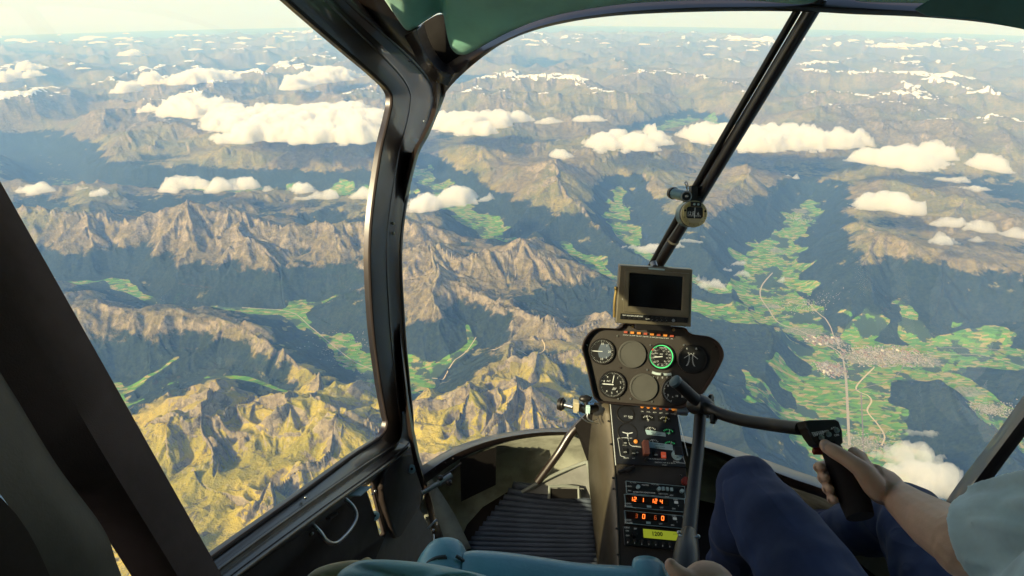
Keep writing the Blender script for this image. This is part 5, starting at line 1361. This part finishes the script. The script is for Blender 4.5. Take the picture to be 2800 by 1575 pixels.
f = MB(); f.ell(k0 + cf * .001, (cf * .004, cf.cross(Vector((0, 0, 1))).normalized() * r_ * .3, Vector((0, 0, 1)) * r_ * .3)); f.build('glass_eye', M_steel, le)
f = MB(); f.tube([k0 + Vector((.0, 0, .012)), W(1729,478,1.6), W(1726,468,1.6), W(1723,460,1.61), W(1728,458,1.61), W(1731,470,1.6)], .0018, 6, 4); f.build('safety_clip', M_steel, cam_o)
# ventilation knob with clamp left of the panel, and its twin on the right
kn_ = empty('clamp_arm')
tag(kn_, 'black knob on a beige clamp arm sticking out left of the instrument panel', 'clamp')
f = MB(); c = W(1414, 1017, 1.86); ax = (W(1447, 1024, 1.84) - c).normalized(); v_ = Vector((0, 0, 1))
f.tube([c - ax * .012, c - ax * .010, c, c + ax * .002, c + ax * .006, c + ax * .008], [.013, .019, .0205, .016, .016, .010], 26, 1); f.build('knob', M_black, kn_, autosm=50)
f = MB(); f.cyl(c + ax * .006, W(1442,1024,1.84), .0075, 14); f.build('stem', M_steel, kn_)
f = MB(); f.box(W(1449,1022,1.83), ax * .009, v_ * .019, Vector((0, .01, 0))); f.build('jaw', M_beige, kn_, bevel=.002)
f = MB(); f.tube([W(1457,1025,1.83), W(1475,1030,1.84), W(1500,1026,1.87)], [.012, .013, .011], 12, 3); f.build('arm', M_black, kn_)
f = MB(); f.ell(W(1472,1003,1.83), (Vector((.019, 0, 0)), Vector((0, .012, 0)), Vector((0, 0, .011)))); f.cyl(W(1472,1003,1.83), W(1476,1025,1.83), .006, 10); f.build('wing_nut', M_black, kn_)
f = MB(); f.box(W(1479,1030,1.82), Vector((.006, 0, 0)), v_ * .012, Vector((0, .006, 0))); f.build('connector', M_tealw, kn_, bevel=.001)
f = MB(); f.tube([W(1479,1038,1.82), W(1478,1052,1.82), W(1490,1060,1.82), W(1502,1055,1.85)], .0022, 8, 4); f.tube([W(1452,1036,1.82), W(1462,1050,1.82), W(1480,1062,1.83), W(1504,1066,1.86)], .0018, 8, 4); f.build('cable', M_steel, kn_)
k2 = empty('right_clamp_arm'.replace('right_', '')); tag(k2, 'black knob half hidden behind the control bar right of the panel', 'clamp')
f = MB(); c = W(1790, 1008, 1.86); f.tube([c - ax * .012, c - ax * .008, c, c + ax * .006], [.012, .019, .0205, .013], 26, 1); f.build('knob', M_black, k2, autosm=50)
f = MB(); f.cyl(W(1700,1032,1.84), W(1728,1034,1.84), .014, 18); f.cyl(W(1728,1032,1.84), W(1785,1010,1.86), .008, 12); f.build('arm', M_steel, k2, autosm=50)
# ================================================================== CYCLIC CONTROL
cyc = empty('control_stick')
tag(cyc, 'black T-shaped control stick: upright tube, long curved bar and hand grip with switch box', 'control stick')
f = MB(); f.tube([W(1762,1020,1.40), W(1758,1100,1.35), W(1746,1220,1.23), W(1733,1345,1.11)], [.0130, .0132, .0135, .0140], 22, 5); f.build('upright_tube', M_stick, cyc, autosm=60)
f = MB(); f.tube([W(1733,1340,1.11), W(1730,1360,1.09), W(1727,1400,1.05), W(1722,1470,1.0), W(1715,1560,.95)], [.0142, .0185, .0225, .024, .026], 20, 4); f.build('rubber_boot', M_black, cyc)
f = MB(); f.tube([W(1708,1342,1.10), W(1712,1348,1.08), W(1735,1352,1.075), W(1755,1350,1.08)], .0022, 6, 4); f.ball(W(1708,1340,1.09), .004); f.ball(W(1756,1350,1.09), .004); f.build('wire_clip', M_steel, cyc)
bar = [W(1697,958,1.34), W(1722,980,1.35), W(1758,1012,1.36), W(1800,1036,1.34), W(1860,1055,1.27), W(1930,1067,1.19), W(2015,1078,1.09)]
f = MB(); f.tube(bar, [.0135, .0135, .0135, .013, .0128, .0125, .0122], 22, 7); f.build('cross_bar', M_stick, cyc, autosm=60)
d0 = (bar[0] - bar[1]).normalized()
f = MB(); f.tube([bar[0] - d0 * .006, bar[0] + d0 * .001, bar[0] + d0 * .0025], [.0143, .0143, .011], 24, 1); f.build('end_cap', pmat('blue_grey_cap', (.05, .09, .11), .3), cyc, autosm=40)
f = MB(); f.tube([W(1745,1022,1.385), W(1762,1016,1.365), W(1782,1026,1.375)], [.019, .022, .018], 16, 3); f.build('pivot_housing', M_black, cyc)
f = MB(); f.ball(W(1795,1052,1.33), .009); f.cyl(W(1795,1045,1.33), W(1793,1064,1.32), .006, 12); f.ball(W(1780,1048,1.33), .004); f.build('bar_bolt', M_black, cyc)
# switch box at the right end
GP = Plane(W(2062, 1090, 1.055), Vector((-.05, -.72, .69)))
f = MB(); f.slab([GP.at(*p, .012) for p in [(2017,1060),(2030,1058),(2095,1056),(2104,1062),(2112,1085),(2114,1115),(2106,1121),(2060,1126),(2048,1120),(2034,1100),(2022,1078)]], GP.n, .036, .002); sb = f.build('switch_box', M_black, cyc, smooth=False, bevel=.002)
gX = (GP.at(2100, 1085) - GP.at(2040, 1095)).normalized(); gY = GP.n.cross(gX).normalized(); gY = gY if gY.z > 0 else -gY
for u, v in ((2058, 1102), (2076, 1094), (2096, 1084)):
    m = MB(); c = GP.at(u, v, .012); m.cyl(c, c + GP.n * .003, .0045, 14); m.cyl(c, c + GP.n * .008, .0022, 10); m.build('push_button', M_steel, sb)
f = MB()
for (u, v, t) in [(2049,1090,'TRIGGER'),(2051,1095,'OFF ON'),(2069,1087,'HYD'),(2088,1079,'ATS'),(2096,1096,'ON')]: text_into(f, t, GP.at(u, v, .0125), gX, gY, .0052)
f.build('lettering', M_white, sb, smooth=False)
M_trig = pmat('dark_red_plastic', (.20, .015, .01), .5)
f = MB(); f.box(W(2057,1135,1.05), Vector((.008, 0, 0)), Vector((0, .004, 0)), Vector((0, 0, .005))); f.build('trigger', M_trig, cyc, bevel=.001)
gr = [W(2084,1112,1.050), W(2094,1135,1.045), W(2112,1180,1.035), W(2133,1225,1.02), W(2152,1265,1.005), W(2164,1300,.99)]
f = MB(); f.tube(gr, [.013, .0155, .0165, .0195, .0215, .019], 22, 6, sq=1.15); f.build('hand_grip', M_rough, cyc, autosm=60)

# ================================================================== PILOT
M_skin = pmat('skin', (.66, .41, .29), .52, .4, var=.14, nscale=22, bump=.35, bscale=450)
M_skin.node_tree.nodes['Principled BSDF'].inputs['Subsurface Weight'].default_value = .12
M_skin.node_tree.nodes['Principled BSDF'].inputs['Subsurface Radius'].default_value = (.012, .004, .002)
def cloth(name, col, scale, fold, rough=.85, creases=False):
    g = NT(name); o = g.obj()
    g.l.new(g.mix(g.ss(g.noise(o, 14, 4, .6), .3, .7), (*[c * .72 for c in col], 1), (*col, 1)), g.b.inputs['Base Color'])
    g.b.inputs['Roughness'].default_value = rough; g.b.inputs['Sheen Weight'].default_value = .08; g.b.inputs['Specular IOR Level'].default_value = .25
    b = g.n.new('ShaderNodeBump'); b.inputs['Strength'].default_value = .35; b.inputs['Distance'].default_value = .004
    h = g.math('ADD', g.math('MULTIPLY', g.noise(o, fold, 2, .5, 1.5), 1.6), g.math('MULTIPLY', g.noise(o, scale, 2, .5), .06))
    if creases:
        mp = g.n.new('ShaderNodeMapping'); g.l.new(o, mp.inputs[0]); mp.inputs['Scale'].default_value = (1, .28, .8); mp.inputs['Rotation'].default_value = (0, 0, .25)
        n2 = g.noise(mp.outputs[0], 9, 1.5, .5, .6)
        h = g.math('ADD', h, g.math('MULTIPLY', g.math('ABSOLUTE', g.math('SUBTRACT', n2, .5)), -13.0))
        b.inputs['Distance'].default_value = .006
    g.l.new(h, b.inputs['Height']); g.l.new(b.outputs[0], g.b.inputs['Normal'])
    return g.m
M_trous = cloth('navy_trousers', (.026, .044, .115), 700, 5, .85, True)
M_shirt = cloth('pale_blue_shirt', (.62, .76, .82), 900, 7, .75)
pil = empty('person')
tag(pil, 'pilot in navy trousers and pale blue short-sleeved shirt gripping the control stick', 'person')
elb, wri = W(2440,1375,.80), W(2236,1232,1.035)
# palm frame: k along the knuckles (down the grip), p away from the palm side
gax = (gr[4] - gr[1]).normalized()                  # down the grip
arm = (W(2190,1195,1.06) - wri).normalized()
camd = Vector(ray(2150, 1200)).normalized()
away = (camd - gax * camd.dot(gax)).normalized()    # to the far side of the grip
side = gax.cross(away).normalized(); side = side if side.x > 0 else -side     # to the right
def G(t, a, b):
    """point round the grip: t along it, a to the right, b to the far side (metres)"""
    p = gr[1] + (gr[5] - gr[1]) * t; return p + side * a + away * b
body = MB()
palm_c = G(.42, .034, .012)
# palm: thick pad right of the grip
body.ell(G(.40, .031, .010), (gax * .043, side * .019, away * .027), 18, 12)
body.ell(G(.55, .036, -.004), (gax * .034, side * .018, away * .022), 16, 10)
body.tube([wri, wri.lerp(G(.62, .045, .006), .5), G(.50, .036, .008)], [.0265, .030, .026], 18, 5)
# fingers wrap round the far side and their tips come back on the left
for k, (t, L, r) in enumerate([(.16, .95, .0098), (.33, 1.06, .0100), (.50, 1.0, .0096), (.66, .86, .0086)]):
    R0 = .0285
    pts = [G(t + .03, .040, .020), G(t, .030, .034), G(t - .01, .008, .042), G(t - .005, -.014 * L, .036), G(t + .005, -.0290, .016), G(t + .02, -.0300 * (.96 + .05 * L), -.001 * L), G(t + .03, -.0262, -.0115 * L)]
    body.tube(pts, [r * 1.12, r * 1.12, r * 1.05, r * 1.0, r * .98, r * .90, r * .74], 14, 5)
    body.ell(pts[1], (gax * r * 1.15, side * r * 1.2, away * r * 1.15)); body.ell(pts[3], (gax * r * 1.04, side * r * 1.08, away * r * 1.08)); body.ell(pts[-1], (gax * r * .76, side * r * .76, away * r * .9))
# thumb along the near side, pointing up the grip
th = [G(.66, .040, -.008), G(.44, .033, -.024), G(.22, .018, -.0305), G(.03, .002, -.0300), G(-.075, -.007, -.0275)]
body.tube(th, [.0175, .0155, .0125, .0122, .0092], 16, 6)
body.ell(th[2], (gax * .0145, side * .0128, away * .0118)); body.ell(G(-.065, -.006, -.0275), (gax * .013, side * .0102, away * .0088))
# forearm, upper arm, torso core, neck, head
shr, shl = Vector((.80, .34, -.36)), Vector((.455, .20, -.38))
fa = [wri + (wri - elb).normalized() * .01, wri.lerp(elb, .12), wri.lerp(elb, .35) + Vector((0, 0, -.003)), wri.lerp(elb, .65) + Vector((.004, 0, -.006)), elb]
body.tube(fa, [.0265, .0275, .034, .043, .045], 20, 6, sq=.88)
body.tube([elb, elb.lerp(shr, .5), shr], [.044, .050, .055], 16, 4); body.ball(elb, .045)
hipc = Vector((.68, .52, -.98)); nk = (shr + shl) / 2 + Vector((0, -.01, .07))
body.tube([hipc + Vector((0, 0, .02)), hipc.lerp((shr + shl) / 2, .4), (shr + shl) / 2 + Vector((0, 0, -.05)), (shr + shl) / 2 + Vector((0, 0, .01))], [.13, .12, .14, .08], 20, 5, sq=.75)
body.tube([shl, shl.lerp(shr, .5), shr], [.055, .075, .055], 14, 3)
hc = nk + Vector((-.03, .045, .135))
body.tube([nk + Vector((0, 0, -.06)), nk + Vector((-.005, .01, .02)), hc + Vector((0, -.01, -.06))], [.062, .056, .054], 18, 3)
fw = Vector((-.40, .91, -.06)).normalized(); rt = fw.cross(Vector((0, 0, 1))).normalized(); upv = rt.cross(fw)
body.ell(hc, (rt * .076, fw * .095, upv * .105), 24, 16); body.ell(hc + fw * .035 - upv * .06, (rt * .052, fw * .058, upv * .05), 18, 10)
body.ell(hc + fw * .098 - upv * .012, (rt * .012, fw * .020, upv * .022)); body.ell(hc + fw * .085 - upv * .055, (rt * .022, fw * .012, upv * .009))
for s in (-1, 1): body.ell(hc + rt * s * .078 - upv * .005, (rt * .008, fw * .017, upv * .030)); body.ell(hc + fw * .082 + rt * s * .03 + upv * .022, (rt * .018, fw * .010, upv * .006))
# left arm down to the lever between the seats
lh = W(1770,1462,.86); le_ = shl.lerp(lh, .52) + Vector((-.02, -.10, -.08))
body.tube([shl, shl.lerp(le_, .5), le_], [.055, .050, .044], 16, 4); body.tube([le_, le_.lerp(lh, .4), lh + Vector((.02, -.015, -.01))], [.045, .040, .027], 16, 4)
body.ell(lh + Vector((.008, -.006, -.004)), (Vector((.038, .01, 0)), Vector((-.01, .034, .01)), Vector((0, -.004, .020))), 18, 10)
hx = Vector((-.80, .45, -.1)).normalized()
for k in range(4):
    b0 = W(1790 + 17 * k, 1440 + 13 * k, .875 - .006 * k)
    body.tube([b0 + Vector((.02, -.03, 0)), b0, b0 + hx * .024 + Vector((0, 0, -.012)), b0 + hx * .03 + Vector((.002, -.004, -.034))], [.0105, .0112, .0098, .0085], 12, 4)
body.tube([lh + Vector((.0, -.01, .0)), W(1722,1452,.86), W(1700,1437,.868), W(1686,1421,.875)], [.015, .0125, .0115, .0088], 14, 4); body.ell(W(1687,1422,.875), (Vector((.009, 0, 0)), Vector((0, .009, 0)), Vector((0, 0, .011))))
bo = body.build('body', M_skin, pil, autosm=0)
md = bo.modifiers.new('remesh', 'REMESH'); md.mode = 'VOXEL'; md.voxel_size = .0024; md.use_smooth_shade = True
md = bo.modifiers.new('smooth', 'SMOOTH'); md.factor = .5; md.iterations = 4
# nails
def nail(c, n, x, y, w, l):
    n = Vector(n).normalized(); m = MB(); V = []; Fc = []
    for i in range(5):
        for j in range(4):
            a = (i / 4 - .5) * 1.5; V.append(Vector(c) + Vector(x) * math.sin(a) * w - n * (1 - math.cos(a)) * w + Vector(y) * (j / 3 - .5) * l)
    for i in range(4):
        for j in range(3): Fc.append((i * 4 + j, i * 4 + j + 1, i * 4 + j + 5, i * 4 + j + 4))
    m.add(V, Fc); m.build('nail', M_nail, pil, solid=.0006)
M_nail = pmat('nail', (.72, .50, .42), .35)
nail(G(-.070, -.0075, -.0375), -away - side * .1, side, gax, .0068, .013)
for t, L in ((.16, .95), (.33, 1.06), (.50, 1.0), (.66, .86)): nail(G(t + .028, -.0365, -.008 * L), -side, gax, away, .0055, .009)
# hair
f = MB(); f.ell(hc + upv * .012 - fw * .012, (rt * .082, fw * .096, upv * .106), 24, 16)
ha = f.build('hair', pmat('brown_hair', (.05, .03, .02), .7), pil, autosm=0); bmh = bmesh.new(); bmh.from_mesh(ha.data); bmesh.ops.bisect_plane(bmh, geom=bmh.verts[:] + bmh.edges[:] + bmh.faces[:], plane_co=hc + fw * .02, plane_no=(fw - upv * .7).normalized(), clear_outer=True); bmh.to_mesh(ha.data); bmh.free()
for s in (-1, 1):
    f = MB(); f.ell(hc + fw * .086 + rt * s * .03 + upv * .006, (rt * .012, fw * .006, upv * .006)); f.build('eye', M_label, pil)
# shirt: sleeve and torso in one
f = MB()
so = elb.lerp(shr, .03)
f.tube([so, elb.lerp(shr, .14), elb.lerp(shr, .28), elb.lerp(shr, .6), shr], [.070, .073, .078, .086, .080], 26, 5, sq=.95)
f.tube([le_.lerp(shl, .25), le_.lerp(shl, .6), shl], [.066, .068, .07], 18, 3)
f.tube([hipc + Vector((0, .02, .02)), hipc.lerp((shr + shl) / 2, .35), hipc.lerp((shr + shl) / 2, .8), (shr + shl) / 2 + Vector((0, 0, -.0))], [.155, .152, .165, .12], 26, 5, sq=.8)
f.tube([shl, shl.lerp(shr, .5) + Vector((0, 0, .0)), shr], [.074, .088, .08], 16, 3); f.ball(shr, .08); f.ball(shl, .074)
rf = random.Random(9)
def sfold(a, b, t0, t1, r, ph):
    T_ = (b - a).normalized(); U2 = T_.cross(Vector((0, 0, 1))).normalized(); V2 = T_.cross(U2)
    f.tube([a.lerp(b, t0 + (t1 - t0) * k / 5) + (U2 * math.cos(ph + k * .12) + V2 * math.sin(ph + k * .12)) * (.072 + .010 * (t0 + (t1 - t0) * k / 5)) for k in range(6)], [r * .3, r, r, r * .4], 8, 3)
for k in range(14): sfold(elb, shr, rf.uniform(.05, .3), rf.uniform(.5, .9), rf.uniform(.010, .015), k / 14 * 6.28 + rf.uniform(-.2, .2))
sh = f.build('shirt', M_shirt, pil, autosm=0)
md = sh.modifiers.new('remesh', 'REMESH'); md.mode = 'VOXEL'; md.voxel_size = .0045; md.use_smooth_shade = True
md = sh.modifiers.new('smooth', 'SMOOTH'); md.factor = .5; md.iterations = 6
tx = bpy.data.textures.new('folds', 'CLOUDS'); tx.noise_scale = .09; tx.noise_depth = 1
md = sh.modifiers.new('folds', 'DISPLACE'); md.texture = tx; md.strength = .013; md.mid_level = .5
# trousers
kl, kr_ = W(1885,1222,1.42), W(2288,1290,1.38)
hl, hr = Vector((.585, .47, -1.0)), Vector((.78, .56, -1.0))
al, ar_ = W(1830,1500,1.62), W(2010,1350,1.90)
f = MB()
f.tube([hl, hl.lerp(kl, .35) + Vector((0, 0, .008)), hl.lerp(kl, .7) + Vector((0, 0, .006)), kl + Vector((0, -.02, .0))], [.105, .098, .084, .070], 26, 6)
f.ell(kl, (Vector((.066, 0, 0)), Vector((0, .068, 0)), Vector((0, 0, .070))), 22, 14)
f.tube([kl + Vector((0, 0, -.005)), kl.lerp(al, .3) + Vector((-.012, -.012, 0)), kl.lerp(al, .7), al], [.066, .068, .058, .052], 22, 5)
f.tube([hr, hr.lerp(kr_, .35), hr.lerp(kr_, .7), kr_], [.105, .098, .086, .070], 26, 6); f.ell(kr_, (Vector((.070, 0, 0)), Vector((0, .068, 0)), Vector((0, 0, .072))), 22, 14)
f.tube([kr_ + Vector((0, 0, -.01)), kr_.lerp(ar_, .3) + Vector((0, 0, -.02)), kr_.lerp(ar_, .7), ar_], [.068, .068, .058, .052], 22, 5)
f.ell(hl.lerp(hr, .5) + Vector((0, .0, -.01)), (Vector((.19, .06, 0)), Vector((-.03, .13, 0)), Vector((0, 0, .11))), 24, 14)
def fold(mb, A_, B_, ra, rb, ang0, ang1, t0, t1, r):
    """a raised crease winding along a limb from A_ to B_"""
    T_ = (B_ - A_).normalized(); U2 = T_.cross(Vector((0, 0, 1))).normalized(); V2 = T_.cross(U2); P_ = []
    for k in range(7):
        s = k / 6; t = t0 + (t1 - t0) * s; a = R(ang0 + (ang1 - ang0) * s + 10 * math.sin(s * 5 + ang0)); rr = ra + (rb - ra) * t
        P_.append(A_.lerp(B_, t) + (U2 * math.cos(a) + V2 * math.sin(a)) * (rr - r * .35))
    mb.tube(P_, [r * .35, r, r * 1.1, r * .8, r * .3], 8, 3)
rf = random.Random(4)
for (A_, B_, ra, rb, n_) in ((kl, hl, .072, .108, 13), (kr_, hr, .072, .108, 13), (kl, al, .070, .054, 7), (kr_, ar_, .070, .054, 6)):
    for k in range(n_):
        a = rf.uniform(0, 360); t0 = rf.choice([.02, .08, .3, .45]); fold(f, A_, B_, ra, rb, a, a + rf.uniform(-75, 75), t0, t0 + rf.uniform(.25, .5), rf.uniform(.010, .017))
tr = f.build('trousers', M_trous, pil, autosm=0)
md = tr.modifiers.new('remesh', 'REMESH'); md.mode = 'VOXEL'; md.voxel_size = .0055; md.use_smooth_shade = True
md = tr.modifiers.new('smooth', 'SMOOTH'); md.factor = .5; md.iterations = 4
tx2 = bpy.data.textures.new('trouser_folds', 'CLOUDS'); tx2.noise_scale = .10; tx2.noise_depth = 1
md = tr.modifiers.new('folds', 'DISPLACE'); md.texture = tx2; md.strength = .024; md.mid_level = .5
# shoes
for q, nm in ((al, 0), (ar_, 1)):
    f = MB(); f.tube([q + Vector((0, -.04, -.03)), q + Vector((-.02, .06, -.055)), q + Vector((-.06, .16, -.075))], [.045, .048, .032], 16, 4, sq=.8); f.build('shoe', M_black, pil)

# ================================================================== SEATS
seat = empty('front_passenger_seat')
tag(seat, 'teal leather seat with stitched side bolsters in front of the camera, seen from behind', 'seat')
def cushion(name, topl, depth, drop, mat, parent, r=.03, dirn=None):
    """rounded backrest: top line of (u,v,d), hanging down by drop, depth thick"""
    P = cr([W(*p) for p in topl], 6); n = len(P); fwd = np.array(dirn or (0, -1, .0)); fwd = fwd / np.linalg.norm(fwd)
    rows = []
    prof = [(0, -drop)] + [(r - r * math.cos(a), -r + r * math.sin(a)) for a in np.linspace(0, math.pi / 2, 6)] + [(depth - r + r * math.sin(a), -r + r * math.cos(a)) for a in np.linspace(0, math.pi / 2, 6)] + [(depth, -drop)]
    for a, b in prof: rows.append([Vector(p + fwd * a + np.array([0, 0, b])) for p in P])
    m = MB(); m.loft(rows, 1)
    k = len(rows); V0 = m.v
    m.f.append(tuple(i * n for i in range(k))); m.f.append(tuple(i * n + n - 1 for i in range(k))[::-1])
    return m.build(name, mat, parent, autosm=50)
cen = [(1168,1366,1.10),(1200,1362,1.10),(1271,1367,1.10),(1352,1378,1.10),(1460,1394,1.09),(1564,1400,1.08),(1602,1402,1.08)]
cushion('backrest', cen, .11, .55, M_leather, seat, .035)
def bolster(name, pts, th, fw_, par):
    m = MB(); G_ = cr([W(*p) for p in pts], 5); c = G_.mean(0); F2 = np.array([0, -1, .0]) * th
    rings = []
    for s, k in ((-.25, .80), (-.1, .95), (.1, 1.0), (.75, 1.0), (.95, .93), (1.05, .75)):
        rings.append([Vector(c + (g_ - c) * k + F2 * s) for g_ in G_])
    rings2 = [[Vector(c + (g_ - c) * .3 + F2 * -.36) for g_ in G_]] + rings
    m.loft(rings2, 1)
    m.f.append(tuple(range(len(G_)))[::-1])
    return m.build(name, M_leather, par, autosm=60)
bolster('side_bolster', [(1020,1616,1.08),(1030,1486,1.08),(1040,1436,1.085),(1058,1400,1.09),(1084,1379,1.09),(1120,1372,1.09),(1150,1377,1.09),(1172,1393,1.09),(1184,1426,1.09),(1192,1486,1.09),(1195,1616,1.08)], .12, None, seat)
bolster('side_bolster', [(1590,1616,1.06),(1588,1486,1.06),(1590,1441,1.06),(1605,1428,1.06),(1635,1425,1.06),(1660,1430,1.06),(1678,1440,1.06),(1690,1466,1.06),(1695,1616,1.06)], .12, None, seat)
for pts in ([(1052,1480,1.066),(1060,1420,1.072),(1075,1385,1.077),(1098,1367,1.080),(1125,1362,1.082)], [(1062,1480,1.062),(1070,1420,1.068),(1084,1390,1.074),(1104,1372,1.078),(1128,1366,1.080)], [(1150,1361,1.083),(1172,1378,1.082),(1184,1412,1.080),(1190,1500,1.076)], [(1584,1500,1.06),(1588,1440,1.06),(1593,1415,1.07)]):
    m = MB(); m.tube([W(p[0], p[1] + 16, 1.088) + Vector((0, -.022, .0045)) for p in pts], .0032, 6, 6); m.build('seam_piping', M_piping, seat)
f = MB(); f.ell(Vector((.05, .88, -1.28)), (Vector((.25, 0, 0)), Vector((0, .14, .0)), Vector((0, 0, .05))), 24, 12); f.build('seat_cushion', M_leather, seat)
f = MB(); f.box(Vector((.05, .86, -1.47)), (.22, 0, 0), (0, .10, 0), (0, 0, .14)); f.build('seat_base', M_dark, seat, bevel=.01)
rs = empty('rear_seat')
tag(rs, 'close-up padded rear seat edge at the bottom, left end coloured tan as sunlit, pale teal beyond', 'seat')
M_tan = pmat('sunlit_leather', (.46, .37, .20), .5, .4, var=.12, bump=.25, bscale=260)  # tan holds the sunlight on the seat's left edge
M_lteal = pmat('light_teal_leather', (.28, .56, .66), .38, .5, var=.12, bump=.25, bscale=260)
def pad(name, ring, mat, lift, par):
    m = MB(); G_ = cr([W(*p) for p in ring], 5); c = G_.mean(0); rr = []
    dn = np.array(ray(1000, 1449)); dn /= np.linalg.norm(dn)
    for k, s in ((1.0, .12), (1.0, .03), (.985, .008), (.95, -.006), (.86, -.014), (.5, -.02), (.1, -.021)): rr.append([Vector(c + (g_ - c) * k + dn * s) for g_ in G_])
    m.loft(rr, 1); return m.build(name, mat, par, autosm=70)
pad('seat_pad', [(815,1640,.56),(822,1500,.58),(845,1445,.59),(872,1422,.60),(905,1409,.60),(960,1406,.60),(1033,1411,.60),(1104,1420,.60),(1170,1434,.59),(1240,1452,.59),(1400,1520,.57),(1500,1640,.55)], M_lteal, 0, rs)
pad('sunlit_seat_edge', [(745,1640,.60),(752,1500,.61),(768,1455,.62),(790,1433,.625),(820,1420,.63),(860,1411,.63),(905,1408,.63),(935,1420,.63),(940,1640,.61)], M_tan, 0, rs)  # separate left edge, its sunlight put into the tan colour
# pilot's seat
ps = empty('pilot_seat')
tag(ps, 'dark teal pilot seat under and behind the pilot at the right', 'seat')
f = MB(); f.ell(Vector((.70, .62, -1.19)), (Vector((.27, 0, 0)), Vector((0, .27, .02)), Vector((0, 0, .075))), 24, 12); f.build('seat_cushion', M_leather, ps)
f = MB(); f.box(Vector((.70, .60, -1.44)), (.24, 0, 0), (0, .22, 0), (0, 0, .17)); f.build('seat_base', M_dark, ps, bevel=.01)
f = MB(); f.tube([Vector((.72, .36, -1.12)), Vector((.70, .24, -.85)), Vector((.67, .13, -.52))], [.17, .20, .18], 20, 5, sq=.25); f.build('backrest', M_leather, ps)
